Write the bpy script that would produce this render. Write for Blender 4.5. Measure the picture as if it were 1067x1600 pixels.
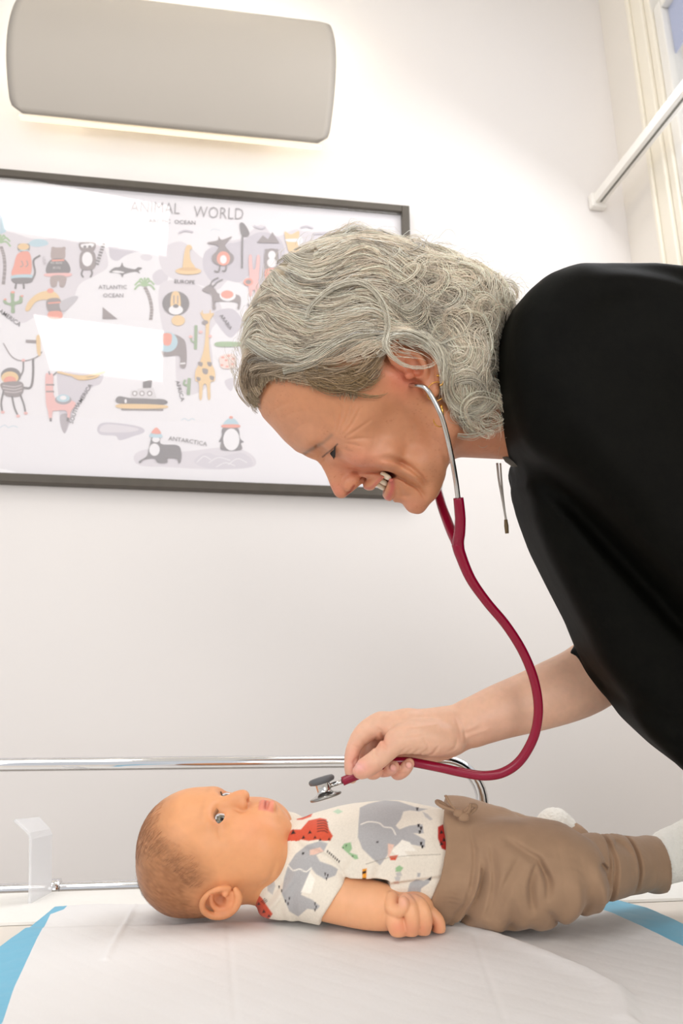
import bpy, bmesh, math, random
import numpy as np
from mathutils import Vector, Matrix

C = bpy.context.scene.collection
for _o in list(bpy.data.objects):
    bpy.data.objects.remove(_o)
rng = np.random.default_rng(7)
random.seed(7)

# ---------------------------------------------------------------- camera, light, exposure
FPX, PITCH, YAW = 1100.0, math.radians(15.5), math.radians(7.5)
CAM = np.array([0.0, 0.0, 1.12])
CR = np.array([math.cos(YAW), -math.sin(YAW), 0.0])
CF = np.array([math.sin(YAW) * math.cos(PITCH), math.cos(YAW) * math.cos(PITCH), math.sin(PITCH)])
CU = np.cross(CR, CF)
cd = bpy.data.cameras.new('camera'); cam = bpy.data.objects.new('camera', cd); C.objects.link(cam)
cam.matrix_world = Matrix(((CR[0], CU[0], -CF[0], CAM[0]), (CR[1], CU[1], -CF[1], CAM[1]),
                           (CR[2], CU[2], -CF[2], CAM[2]), (0, 0, 0, 1)))
cd.sensor_fit = 'VERTICAL'; cd.sensor_height = 36.0; cd.lens = FPX / 1600 * 36.0
cd.clip_start = 0.02; cd.clip_end = 50
cd.dof.use_dof = True; cd.dof.focus_distance = 0.70; cd.dof.aperture_fstop = 9.5
bpy.context.scene.camera = cam

world = bpy.data.worlds.new('world'); bpy.context.scene.world = world; world.use_nodes = True
world.node_tree.nodes['Background'].inputs[0].default_value = (0.95, 0.965, 1.0, 1)
world.node_tree.nodes['Background'].inputs[1].default_value = 0.78

def area(name, loc, target, size, size_y, power, color=(1, 1, 1)):
    l = bpy.data.lights.new(name, 'AREA'); l.shape = 'RECTANGLE'; l.size = size; l.size_y = size_y
    l.energy = power; l.color = color
    o = bpy.data.objects.new(name, l); C.objects.link(o); o.location = loc
    d = Vector(target) - Vector(loc); o.rotation_euler = d.to_track_quat('-Z', 'Y').to_euler()
    return o
# added fill from camera left to brighten the hair, no real source
area('fill_left', (-1.75, -1.3, 2.0), (0.2, 0.8, 1.25), 1.3, 1.3, 15, (1.0, 0.985, 0.97))
# added overhead fill, paired with the made-up panel above the table
area('fill_overhead', (0.42, 0.74, 3.52), (0.40, 0.74, 1.0), 0.5, 0.5, 3.5, (1.0, 0.985, 0.955))
# added fill from behind the camera, lifts the darker right side
area('fill_rear', (0.85, -2.3, 1.55), (0.75, 1.7, 1.9), 1.6, 1.1, 30, (1.0, 0.985, 0.965))
# daylight through the window in the right wall
area('daylight_right', (1.2, 1.0, 2.6), (0.2, 0.9, 1.3), 0.9, 1.3, 14, (0.95, 0.97, 1.0))

vs = bpy.context.scene.view_settings
vs.view_transform = 'Standard'; vs.look = 'None'; vs.gamma = 1; vs.use_curve_mapping = False
vs.exposure = 0.05
CEIL = 3.6; WALL = 1.75; RIGHT = 1.131; TABLE = 0.905

# ---------------------------------------------------------------- helpers
def ray(px, py):
    return CF + CR * ((px - 533.5) / FPX) + CU * ((800 - py) / FPX)
def atY(px, py, Y):
    r = ray(px, py); return CAM + r * (Y / r[1])
def atZ(px, py, Z):
    r = ray(px, py); return CAM + r * ((Z - CAM[2]) / r[2])
def atX(px, py, X):
    r = ray(px, py); return CAM + r * (X / r[0])
def Q(px, py, d):
    return CAM + ray(px, py) * d
def lin(c):
    c = np.array(c, float) / 255.0
    return np.where(c <= 0.04045, c / 12.92, ((c + 0.055) / 1.055) ** 2.4)
def rgba(c):
    return tuple(lin(c)) + (1.0,)

def mat(name, col, rough=0.5, metal=0.0, spec=0.5, sss=0.0, sssr=(1, .3, .15), scale=0.01, attr=None,
        noise=None, bump=None, coat=0.0, sheen=0.0, emit=None, trans=0.0, ior=1.45, emit_s=1.0, rough_tex=None):
    m = bpy.data.materials.new(name); m.use_nodes = True
    nt = m.node_tree; N = nt.nodes; L = nt.links; b = N['Principled BSDF']
    b.inputs['Roughness'].default_value = rough; b.inputs['Metallic'].default_value = metal
    b.inputs['Specular IOR Level'].default_value = spec
    b.inputs['Subsurface Weight'].default_value = sss
    b.inputs['Subsurface Radius'].default_value = sssr; b.inputs['Subsurface Scale'].default_value = scale
    b.inputs['Coat Weight'].default_value = coat; b.inputs['Sheen Weight'].default_value = sheen
    b.inputs['Transmission Weight'].default_value = trans; b.inputs['IOR'].default_value = ior
    if emit is not None:
        b.inputs['Emission Color'].default_value = rgba(emit); b.inputs['Emission Strength'].default_value = emit_s
    src = None
    if attr:
        a = N.new('ShaderNodeAttribute'); a.attribute_name = attr; src = a.outputs['Color']
    tc = N.new('ShaderNodeTexCoord')
    if noise:   # (scale, strength, detail)
        n = N.new('ShaderNodeTexNoise'); n.inputs['Scale'].default_value = noise[0]
        n.inputs['Detail'].default_value = noise[2] if len(noise) > 2 else 4
        L.new(tc.outputs['Object'], n.inputs['Vector'])
        mr = N.new('ShaderNodeMapRange'); mr.inputs[1].default_value = 0.3; mr.inputs[2].default_value = 0.7
        mr.inputs[3].default_value = 1 - noise[1]; mr.inputs[4].default_value = 1 + noise[1]
        L.new(n.outputs['Fac'], mr.inputs[0])
        vm = N.new('ShaderNodeVectorMath'); vm.operation = 'MULTIPLY'
        if src: L.new(src, vm.inputs[0])
        else: vm.inputs[0].default_value = tuple(lin(col))
        cx = N.new('ShaderNodeCombineXYZ')
        for i in range(3): L.new(mr.outputs[0], cx.inputs[i])
        L.new(cx.outputs[0], vm.inputs[1]); src = vm.outputs[0]
    if src: L.new(src, b.inputs['Base Color'])
    else: b.inputs['Base Color'].default_value = rgba(col)
    if bump:    # list of (type, scale, strength, distance)
        prev = None
        for kind, sc, st, dist in bump:
            if kind == 'noise':
                t = N.new('ShaderNodeTexNoise'); t.inputs['Detail'].default_value = 6; t.inputs['Scale'].default_value = sc
            elif kind == 'voronoi':
                t = N.new('ShaderNodeTexVoronoi'); t.inputs['Scale'].default_value = sc
            else:
                t = N.new('ShaderNodeTexWave'); t.inputs['Scale'].default_value = sc
                t.inputs['Distortion'].default_value = 1.0
                t.bands_direction = {'wavex': 'X', 'wavey': 'Y', 'wavez': 'Z'}.get(kind, 'DIAGONAL')
            L.new(tc.outputs['Object'], t.inputs['Vector'])
            bp = N.new('ShaderNodeBump'); bp.inputs['Strength'].default_value = st; bp.inputs['Distance'].default_value = dist
            L.new(t.outputs[0], bp.inputs['Height'])
            if prev: L.new(prev, bp.inputs['Normal'])
            prev = bp.outputs[0]
        L.new(prev, b.inputs['Normal'])
    return m

def link(name, me, m=None, parent=None, smooth=True):
    o = bpy.data.objects.new(name, me); C.objects.link(o)
    if m is not None:
        for mm in (m if isinstance(m, (list, tuple)) else [m]): me.materials.append(mm)
    if parent is not None: o.parent = parent
    if smooth and len(me.polygons):
        me.polygons.foreach_set('use_smooth', np.ones(len(me.polygons), bool))
    return o
def tag(o, label=None, cat=None, group=None, kind=None):
    if label: o['label'] = label
    if cat: o['category'] = cat
    if group: o['group'] = group
    if kind: o['kind'] = kind
    return o
def mesh_np(name, V, F, col=None):
    me = bpy.data.meshes.new(name)
    me.from_pydata([tuple(v) for v in np.asarray(V, float)], [], [tuple(int(i) for i in f) for f in F]); me.update()
    if col is not None:
        setcol(me, col)
    return me
def mesh_fast(name, V, F, col=None):
    V = np.asarray(V, np.float32); F = np.asarray(F, np.int32); k = F.shape[1]
    me = bpy.data.meshes.new(name); me.vertices.add(len(V)); me.vertices.foreach_set('co', V.ravel())
    me.loops.add(F.size); me.loops.foreach_set('vertex_index', F.ravel())
    me.polygons.add(len(F)); me.polygons.foreach_set('loop_start', np.arange(0, F.size, k, dtype=np.int32))
    me.polygons.foreach_set('loop_total', np.full(len(F), k, np.int32))
    me.update(calc_edges=True); me.validate()
    if col is not None: setcol(me, col)
    return me
def setcol(me, col):
    a = me.color_attributes.new('Col', 'FLOAT_COLOR', 'POINT')
    c = np.ones((len(me.vertices), 4), np.float32); c[:, :3] = col
    a.data.foreach_set('color', c.ravel())
def bx(lo, hi, bevel=0.0, seg=2):
    bm = bmesh.new(); bmesh.ops.create_cube(bm, size=1)
    lo = np.array(lo); hi = np.array(hi); s = hi - lo; c = (lo + hi) / 2
    for v in bm.verts: v.co = Vector(tuple(np.array(v.co) * s + c))
    if bevel: bmesh.ops.bevel(bm, geom=bm.edges[:], offset=bevel, segments=seg, affect='EDGES', profile=0.5)
    me = bpy.data.meshes.new('box'); bm.to_mesh(me); bm.free(); return me
def smooth_path(P, n=12, closed=False):
    P = [np.array(p, float) for p in P]; out = []
    m = len(P)
    for i in range(m - 1 + (1 if closed else 0)):
        p0 = P[(i - 1) % m] if (closed or i > 0) else 2 * P[0] - P[1]
        p1 = P[i % m]; p2 = P[(i + 1) % m]
        p3 = P[(i + 2) % m] if (closed or i + 2 < m) else 2 * P[-1] - P[-2]
        for t in np.linspace(0, 1, n, endpoint=False):
            out.append(0.5 * ((2 * p1) + (-p0 + p2) * t + (2 * p0 - 5 * p1 + 4 * p2 - p3) * t * t + (-p0 + 3 * p1 - 3 * p2 + p3) * t ** 3))
    if not closed: out.append(P[-1])
    return np.array(out)
def tube_vf(P, r, k=12, cap=True, flat=1.0):
    P = np.asarray(P, float); n = len(P); r = np.broadcast_to(np.asarray(r, float), (n,))
    T = np.gradient(P, axis=0); T /= np.linalg.norm(T, axis=1)[:, None] + 1e-12
    u = np.cross(T[0], [0.3, 0.5, 0.81]); u /= np.linalg.norm(u)
    V = []; 
    for i in range(n):
        u = u - T[i] * np.dot(u, T[i]); u /= np.linalg.norm(u); w = np.cross(T[i], u)
        for j in range(k):
            a = 2 * math.pi * j / k
            V.append(P[i] + r[i] * (math.cos(a) * u + flat * math.sin(a) * w))
    F = [(i * k + j, i * k + (j + 1) % k, (i + 1) * k + (j + 1) % k, (i + 1) * k + j) for i in range(n - 1) for j in range(k)]
    if cap: F += [tuple(range(k))[::-1], tuple(range((n - 1) * k, n * k))]
    return V, F
def tube(name, P, r, m, parent=None, k=12, flat=1.0):
    V, F = tube_vf(P, r, k, True, flat); return link(name, mesh_np(name, V, F), m, parent)
def lathe(name, prof, m, parent=None, M=None, k=32):
    # prof: list of (r, h); axis z; M 4x4 to place
    V = []; n = len(prof)
    for r, h in prof:
        for j in range(k):
            a = 2 * math.pi * j / k; V.append((r * math.cos(a), r * math.sin(a), h))
    F = [(i * k + j, i * k + (j + 1) % k, (i + 1) * k + (j + 1) % k, (i + 1) * k + j) for i in range(n - 1) for j in range(k)]
    F += [tuple(range(k))[::-1], tuple(range((n - 1) * k, n * k))]
    me = mesh_np(name, V, F)
    if M is not None: me.transform(M)
    return link(name, me, m, parent)
def join_vf(parts):
    V = []; F = []
    for v, f in parts:
        o = len(V); V += [tuple(x) for x in v]; F += [tuple(i + o for i in q) for q in f]
    return V, F
# ---------------------------------------------------------------- the room
m_wall = mat('wall_paint', (235, 230, 227), 0.75, spec=0.25, bump=[('noise', 90, 0.05, 0.002)])
m_wall2 = mat('wall_paint_window_side', (234, 228, 220), 0.75, spec=0.25, bump=[('noise', 90, 0.05, 0.002)])
m_ceil = mat('ceiling_paint', (240, 238, 232), 0.8)
m_floor = mat('floor_vinyl', (176, 168, 158), 0.4, noise=(3, .06))
m_trim = mat('trim_paint', (236, 229, 214), 0.4, spec=0.4)
def struct(name, me, m): return tag(link(name, me, m, None, False), kind='structure')
struct('wall_back', bx((-3.0, WALL, 0), (RIGHT + .1, WALL + .12, CEIL)), m_wall)
struct('ceiling', bx((-3.0, -2.6, CEIL), (RIGHT + .12, WALL + .12, CEIL + .1)), m_ceil)
struct('floor', bx((-3.0, -2.6, -0.1), (RIGHT + .3, WALL + .12, 0)), m_floor)
# right wall with the window opening
WY0, WY1, WZ0, WZ1 = 0.10, 1.535, 1.35, 3.34
V, F = [], []
def addbox(lo, hi):
    o = len(V)
    for z in (lo[2], hi[2]):
        for x, y in ((lo[0], lo[1]), (hi[0], lo[1]), (hi[0], hi[1]), (lo[0], hi[1])): V.append((x, y, z))
    F.extend([tuple(o + i for i in q) for q in ((0, 3, 2, 1), (4, 5, 6, 7), (0, 1, 5, 4), (1, 2, 6, 5), (2, 3, 7, 6), (3, 0, 4, 7))])
addbox((RIGHT, WY1, 0), (RIGHT + .12, WALL, CEIL)); addbox((RIGHT, -2.6, 0), (RIGHT + .12, WY0, CEIL))
addbox((RIGHT, WY0, 0), (RIGHT + .12, WY1, WZ0)); addbox((RIGHT, WY0, WZ1), (RIGHT + .12, WY1, CEIL))
struct('wall_right', mesh_np('wall_right', V, F), m_wall2)
# window: casing, frame, sash, glass, blind housing
win = bpy.data.objects.new('window_1', None); C.objects.link(win); win.location = (RIGHT, (WY0 + WY1) / 2, (WZ0 + WZ1) / 2); tag(win, kind='structure')
def wpart(name, boxes, m, bev=0.0):
    global V, F
    V, F = [], []
    for lo, hi in boxes: addbox(lo, hi)
    me = mesh_np(name, V, F); o = link(name, me, m, win, False)
    o.matrix_parent_inverse = Matrix.Translation(win.location).inverted()
    if bev:
        b = o.modifiers.new('bevel', 'BEVEL'); b.width = bev; b.segments = 2
    return o
def ring(x0, x1, y0, y1, z0, z1, w):
    return [((x0, y0, z0), (x1, y0 + w, z1)), ((x0, y1 - w, z0), (x1, y1, z1)),
            ((x0, y0 + w, z0), (x1, y1 - w, z0 + w)), ((x0, y0 + w, z1 - w), (x1, y1 - w, z1))]
wpart('window_casing', ring(RIGHT - .014, RIGHT + .02, WY0 - .05, WY1 + .045, WZ0 - .05, WZ1 + .05, .06), m_trim, .004)
wpart('casing_bead', ring(RIGHT - .024, RIGHT - .0139, WY0 - .05, WY1 + .045, WZ0 - .05, WZ1 + .05, .014), m_trim, .003)
wpart('window_frame', ring(RIGHT - .004, RIGHT + .09, WY0 + .011, WY1 - .016, WZ0 + .011, WZ1 - .016, .026), m_trim, .004)
m_sash = mat('sash_paint', (231, 228, 222), 0.35)
wpart('window_sash', ring(RIGHT + .004, RIGHT + .05, WY0 + .038, WY1 - .043, WZ0 + .038, WZ1 - .21, .034) +
      [((RIGHT + .005, .80, WZ0 + .07), (RIGHT + .048, .85, WZ1 - .24))], m_sash, .004)
m_glass = bpy.data.materials.new('window_glass'); m_glass.use_nodes = True
def glass_nodes(m, ior=1.5, tint=(1, 1, 1, 1), rough=0.0):
    N = m.node_tree.nodes; L = m.node_tree.links; N.clear()
    out = N.new('ShaderNodeOutputMaterial'); mx = N.new('ShaderNodeMixShader'); tr = N.new('ShaderNodeBsdfTransparent')
    gl = N.new('ShaderNodeBsdfGlossy'); ge = N.new('ShaderNodeNewGeometry')
    dt = N.new('ShaderNodeVectorMath'); dt.operation = 'DOT_PRODUCT'; L.new(ge.outputs['Incoming'], dt.inputs[0]); L.new(ge.outputs['Normal'], dt.inputs[1])
    def mth(op, a, b=None):
        n = N.new('ShaderNodeMath'); n.operation = op
        for i, v in enumerate((a, b)):
            if v is None: continue
            if isinstance(v, (int, float)): n.inputs[i].default_value = v
            else: L.new(v, n.inputs[i])
        return n.outputs[0]
    f0 = ((ior - 1) / (ior + 1)) ** 2 * 1.6      # both faces of the thin pane
    fr = mth('ADD', mth('MULTIPLY', mth('POWER', mth('SUBTRACT', 1.0, mth('ABSOLUTE', dt.outputs['Value'])), 5.0), 1 - f0), f0)
    tr.inputs[0].default_value = tint; gl.inputs['Roughness'].default_value = rough
    L.new(fr, mx.inputs[0]); L.new(tr.outputs[0], mx.inputs[1]); L.new(gl.outputs[0], mx.inputs[2]); L.new(mx.outputs[0], out.inputs[0])
glass_nodes(m_glass)
wpart('window_pane', [((RIGHT + .02, WY0 + .07, WZ0 + .07), (RIGHT + .025, WY1 - .075, WZ1 - .24))], m_glass)
m_blind = mat('blind_fabric', (150, 156, 184), 0.8)
_n = m_blind.node_tree; _t = _n.nodes.new('ShaderNodeBsdfTranslucent'); _t.inputs[0].default_value = rgba((232, 236, 250)); _m = _n.nodes.new('ShaderNodeMixShader'); _m.inputs[0].default_value = .88
_n.links.new(_n.nodes['Principled BSDF'].outputs[0], _m.inputs[1]); _n.links.new(_t.outputs[0], _m.inputs[2]); _n.links.new(_m.outputs[0], _n.nodes['Material Output'].inputs[0])
wpart('roller_blind', [((RIGHT + .028, WY0 + .06, 2.93), (RIGHT + .031, WY1 - .066, WZ1 - .04))], m_blind)
m_latch = mat('latch_brass', (120, 96, 60), 0.4, metal=0.8)
wpart('window_latch', [((RIGHT - .03, 1.515, 2.22), (RIGHT - .018, 1.527, 2.255)), ((RIGHT - .03, 1.545, 2.20), (RIGHT - .018, 1.553, 2.25))], m_latch, .002)
# neighbouring building and sky beyond the window are the bright world behind it

# ceiling light panels (all but the added one mirror in the picture glass)
m_panel = mat('light_panel_diffuser', (255, 255, 255), 0.5, emit=(255, 250, 244), emit_s=6.5)
m_pframe = mat('light_panel_frame', (235, 235, 232), 0.4)
def ceil_panel(quad, label, at_=None, em=None):
    # quad: pixels of the mirrored panel in the picture glass -> true place on the ceiling
    P = []
    for q in quad:
        r = ray(*q); p = CAM + r * ((CEIL - .02 - CAM[2]) / r[2]); P.append((p[0], 2 * (WALL - .028) - p[1]))
    if at_: P = [(at_[0] - .3, at_[1] + .3), (at_[0] + .3, at_[1] + .3), (at_[0] + .3, at_[1] - .3), (at_[0] - .3, at_[1] - .3)]
    c = np.mean(P, axis=0); ex = np.array(P[1]) - np.array(P[0]); w = np.linalg.norm(ex)
    h = (np.linalg.norm(np.array(P[3]) - np.array(P[0])) + np.linalg.norm(np.array(P[2]) - np.array(P[1]))) / 2
    ey = np.array(P[3]) - np.array(P[0]) + np.array(P[2]) - np.array(P[1])
    ang = math.atan2(ey[1], ey[0]) + math.pi / 2
    t = bpy.data.objects.new('ceiling_light_panel', None); C.objects.link(t); t.location = (c[0], c[1], CEIL - .045); t.rotation_euler = (0, 0, ang)
    tag(t, label, 'ceiling light', 'ceiling light panels')
    o1 = link('diffuser', bx((-w / 2, -h / 2, .01), (w / 2, h / 2, .03)), em or m_panel, t, False)
    V0 = []; 
    fr = []
    for lo, hi in ring(0, .045, -h / 2 - .02, h / 2 + .02, -w / 2 - .02, w / 2 + .02, .0199):
        fr.append(((lo[2], lo[1], lo[0]), (hi[2], hi[1], hi[0])))
    global V, F
    V, F = [], []
    for lo, hi in fr: addbox(lo, hi)
    link('frame', mesh_np('frame', V, F), m_pframe, t, False)
    print('PANEL', c, w, h, math.degrees(ang))
ceil_panel([(-5, 288), (262, 288), (258, 386), (12, 362)], 'white square ceiling light panel nearest the picture wall')
ceil_panel([(55, 492), (255, 504), (253, 585), (82, 582)], 'white square ceiling light panel further from the picture wall')

ceil_panel([], 'added white square ceiling light panel above the changing table', (.42, .74), mat('added_panel_diffuser', (250, 250, 250), .5, emit=(255, 250, 244), emit_s=1.0))  # made-up extra panel, goes with the overhead fill for light on the hair

# ---------------------------------------------------------------- wall lamp
lamp = bpy.data.objects.new('wall_lamp', None); C.objects.link(lamp)
tag(lamp, 'wide off-white curved wall lamp glowing above the framed map', 'wall lamp')
A = atY(14, 110, WALL - .12); B = atY(522, 110, WALL - .12)
LX0, LX1 = A[0] - .012, B[0] + .004; zt = atY(509, 37, WALL - .07)[2]; zb = atY(495, 224, WALL - .075)[2]
lamp.location = ((LX0 + LX1) / 2, WALL, (zt + zb) / 2)
lw, lh = (LX1 - LX0) / 2, (zt - zb) / 2
def lamp_surf(off, nu=40, nv=30):
    V = []
    for i in range(nv + 1):
        t = -1 + 2 * i / nv
        # barrel outline with rounded corners
        for j in range(nu + 1):
            s = -1 + 2 * j / nu
            half = (lw - off) * (1 - 0.035 * t * t)
            cr = 0.03; z = t * (lh - off)
            dz = max(0, abs(z) - (lh - off - cr)); half -= cr - math.sqrt(max(0, cr * cr - dz * dz))
            y = -0.075 - 0.065 * (1 - t * t)
            V.append((s * half, y + off, z))
    return V
V1 = lamp_surf(0); V2 = lamp_surf(.006); nu, nv = 40, 30; n1 = len(V1); F = []
for i in range(nv):
    for j in range(nu):
        a = i * (nu + 1) + j; F.append((a, a + 1, a + nu + 2, a + nu + 1)); b = a + n1; F.append((b, b + nu + 1, b + nu + 2, b + 1))
edge = [j for j in range(nu + 1)] + [i * (nu + 1) + nu for i in range(1, nv + 1)] + [nv * (nu + 1) + j for j in range(nu - 1, -1, -1)] + [i * (nu + 1) for i in range(nv - 1, 0, -1)]
for a, b in zip(edge, edge[1:] + edge[:1]): F.append((a, a + n1, b + n1, b))
m_shade = mat('lamp_shade_metal', (188, 180, 170), 0.55, noise=(2, .02))
sh = link('lamp_shade', mesh_np('shade', V1 + V2, F), m_shade, lamp)
m_diff = mat('lamp_diffuser', (250, 246, 228), 0.5, emit=(255, 246, 220), emit_s=0.55)
link('bottom_diffuser', bx((-lw * .93, -.062, -lh * .985), (lw * .93, -.046, -lh * .965)), m_diff, lamp, False)
link('wall_bracket', bx((-lw * .6, -.055, -lh * .5), (lw * .6, -.001, lh * .2), .004), mat('bracket_metal', (225, 222, 215), .5), lamp, False)
m_tube = mat('lamp_tube', (255, 255, 255), 0.5, emit=(255, 248, 228), emit_s=70.0)
V, F = tube_vf([(-lw * .85, -.035, lh * .45), (0, -.035, lh * .45), (lw * .85, -.035, lh * .45)], .013, 12)
link('lamp_tube', mesh_np('tube', V, F), m_tube, lamp)

# ---------------------------------------------------------------- curtain track
trk = bpy.data.objects.new('curtain_track', None); C.objects.link(trk)
tag(trk, 'white square curtain track running from the back wall past the window', 'curtain track')
p0 = atY(930, 322, WALL); trk.location = tuple(p0)
r0 = ray(1067, 150); tt = (p0[2] - CAM[2]) / r0[2]; p1 = CAM + r0 * tt; dirv = (p1 - p0); dirv[2] = 0; dirv /= np.linalg.norm(dirv)
m_track = mat('track_white', (238, 234, 228), 0.35)
ang = math.atan2(dirv[1], dirv[0])
def tr_obj(name, me, m):
    me.transform(Matrix.Rotation(ang, 4, 'Z')); return link(name, me, m, trk, False)
tr_obj('track_rail', bx((.006, -.016, -.008), (1.9, .016, .024), .002), m_track)
tr_obj('track_slot', bx((.03, -.003, -.0095), (1.88, .003, -.0075)), mat('slot_shadow_grey', (120, 118, 110), .7))
tr_obj('end_cap', bx((.0015, -.024, -.020), (.024, .024, .030), .004), m_track)

# ---------------------------------------------------------------- chrome guard rail of the changing table
m_chrome = mat('polished_chrome', (222, 222, 224), 0.07, metal=1.0)
rail = bpy.data.objects.new('guard_rail', None); C.objects.link(rail)
tag(rail, 'chrome tube guard rail behind the baby along the back of the table', 'guard rail')
RY = 1.02
zt_, zb_ = atY(200, 1193, RY)[2], atY(100, 1389, RY)[2]
xe = atY(753, 1240, RY)[0]; rad = .055
rail.location = (0, RY, zt_)
P = [(-.62, 0, 0), (-.3, 0, 0), (0, 0, 0), (.2, 0, 0), (xe - rad, 0, 0)]
P = [np.array(p) for p in P] + [np.array((xe - rad + rad * math.sin(t), 0, -rad + rad * math.cos(t))) for t in np.linspace(.15, math.pi / 2, 10)]
hz = zt_ - zb_
P += [np.array((xe, 0, -hz * .6))] + [np.array((xe - rad * .6 + rad * .6 * math.cos(t), 0, -hz + rad * .6 - rad * .6 * math.sin(t))) for t in np.linspace(0.1, math.pi / 2, 8)]
P += [np.array((x, 0, -hz)) for x in (.1, 0, -.3, -.62)]
tube('rail_tube', P, .0085, m_chrome, rail, 16)
px_ = atY(83, 1395, RY)[0]
tube('rail_post', [(px_, 0.0, -hz + .004), (px_, 0, -hz - .02), (px_, 0, -hz - .06)], .0048, m_chrome, rail)
lathe('post_collar', [(.0095, -.009), (.0125, -.007), (.0125, .007), (.0095, .009)], m_chrome, rail, Matrix.Translation((px_, 0, -hz)) @ Matrix.Rotation(math.pi / 2, 4, 'Y'), 24)

# ---------------------------------------------------------------- changing table
tbl = bpy.data.objects.new('changing_table', None); C.objects.link(tbl); tbl.location = (.1, .8, 0)
tag(tbl, 'white topped changing table under the baby', 'table')
m_ttop = mat('table_laminate', (226, 218, 208), 0.45)
def tb(name, lo, hi, m, bev=0.0):
    lo = (lo[0] - .1, lo[1] - .8, lo[2]); hi = (hi[0] - .1, hi[1] - .8, hi[2])
    return link(name, bx(lo, hi, bev, 3), m, tbl, False)
tb('mattress', (-.62, .36, TABLE - .075), (.60, 1.0, TABLE - .006), m_ttop, .012)
tb('table_frame', (-.66, .34, TABLE - .13), (.62, 1.035, TABLE - .076), mat('table_frame_white', (235, 233, 228), .4), .006)
for sx in (-.6, .55):
    for sy in (.40, .95):
        tb('leg', (sx, sy, 0.0), (sx + .05, sy + .05, TABLE - .131), m_chrome)
# ---------------------------------------------------------------- framed animal map
FY = WALL - .012
pic = bpy.data.objects.new('framed_poster', None); C.objects.link(pic)
FX1 = atY(640.5, 350, WALL - .03)[0]; FZ1 = atY(600, 317.5, WALL - .03)[2]; FZ0 = atY(300, 769, WALL - .0)[2]; FX0 = FX1 - 1.30
pic.location = ((FX0 + FX1) / 2, WALL, FZ0)
tag(pic, 'wide framed picture map with animals in a dark thin frame', 'framed picture')
IM = Matrix.Translation(pic.location).inverted()
def padd(name, me, m, smooth=False):
    me.transform(IM); return link(name, me, m, pic, smooth)
m_frame = mat('dark_wood_frame', (84, 77, 68), 0.45, noise=(30, .08))
V, F = [], []
fw = .023
for lo, hi in (((FX0, WALL - .030, FZ0), (FX0 + fw, WALL - .001, FZ1)), ((FX1 - fw, WALL - .030, FZ0), (FX1, WALL - .001, FZ1)),
               ((FX0 + fw, WALL - .030, FZ0), (FX1 - fw, WALL - .001, FZ0 + fw)), ((FX0 + fw, WALL - .030, FZ1 - fw), (FX1 - fw, WALL - .001, FZ1))): addbox(lo, hi)
fo = padd('frame', mesh_np('frame', V, F), m_frame); bv = fo.modifiers.new('b', 'BEVEL'); bv.width = .0015
m_pg = bpy.data.materials.new('picture_glass'); m_pg.use_nodes = True; glass_nodes(m_pg, 1.5)
padd('glass_pane', mesh_np('glass', [(FX0 + fw, WALL - .0245, FZ0 + fw), (FX1 - fw, WALL - .0245, FZ0 + fw), (FX1 - fw, WALL - .0245, FZ1 - fw), (FX0 + fw, WALL - .0245, FZ1 - fw)], [(0, 1, 2, 3)]), m_pg)
PV, PF, PC = [], [], []
_lay = [0]
def pquad(pts, c):
    _lay[0] += 1; Y = FY - 2.5e-6 * _lay[0]; o = len(PV)
    for x, y in pts:
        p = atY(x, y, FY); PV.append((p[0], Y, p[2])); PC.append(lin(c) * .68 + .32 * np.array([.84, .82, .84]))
    PF.append(tuple(range(o, o + len(pts))))
_x0, _x1 = FX0 + .01, FX1 - .01
PV += [(_x0, FY, FZ0 + .01), (_x1, FY, FZ0 + .01), (_x1, FY, FZ1 - .01), (_x0, FY, FZ1 - .01)]; PC += [lin((240, 236, 239))] * 4; PF.append((0, 1, 2, 3))
def a1(s): return [(float(q.split(',')[0]) / 2.6675, 250 + float(q.split(',')[1]) / 2.6675) for q in s.split()]
def a2(s): return [(250 + float(q.split(',')[0]) / 2.6675, 280 + float(q.split(',')[1]) / 2.6675) for q in s.split()]
def sm(pts, n=5): return [tuple(p) for p in smooth_path(pts, n, True)]
def shp(f, s, c, smooth=True): p = f(s); pquad(sm(p) if smooth else p, c)
def ellp(f, cx, cy, rx, ry, c, rot=0, n=20):
    pts = []
    for i in range(n):
        t = 2 * math.pi * i / n; x, y = rx * math.cos(t), ry * math.sin(t); pts.append('%f,%f' % (cx + x * math.cos(rot) - y * math.sin(rot), cy + x * math.sin(rot) + y * math.cos(rot)))
    pquad(f(' '.join(pts)), c)
def lin_(f, s, wd, c, n=5):
    P = smooth_path(f(s), n); T = np.gradient(P, axis=0); T /= np.linalg.norm(T, axis=1)[:, None] + 1e-9; N_ = np.stack([-T[:, 1], T[:, 0]], 1) * wd / 2.6675 / 2
    for i in range(len(P) - 1): pquad([tuple(P[i] + N_[i]), tuple(P[i + 1] + N_[i + 1]), tuple(P[i + 1] - N_[i + 1]), tuple(P[i] - N_[i])], c)
LAND, LAND2, LAND3 = (222, 214, 220), (200, 192, 202), (212, 204, 212)
DK, DK2, OR, YE, PI_, GRN, LB, WH, BRN = (92, 82, 84), (128, 112, 112), (240, 140, 112), (238, 196, 128), (242, 178, 172), (128, 160, 110), (176, 208, 220), (244, 240, 242), (160, 136, 130)
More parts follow.
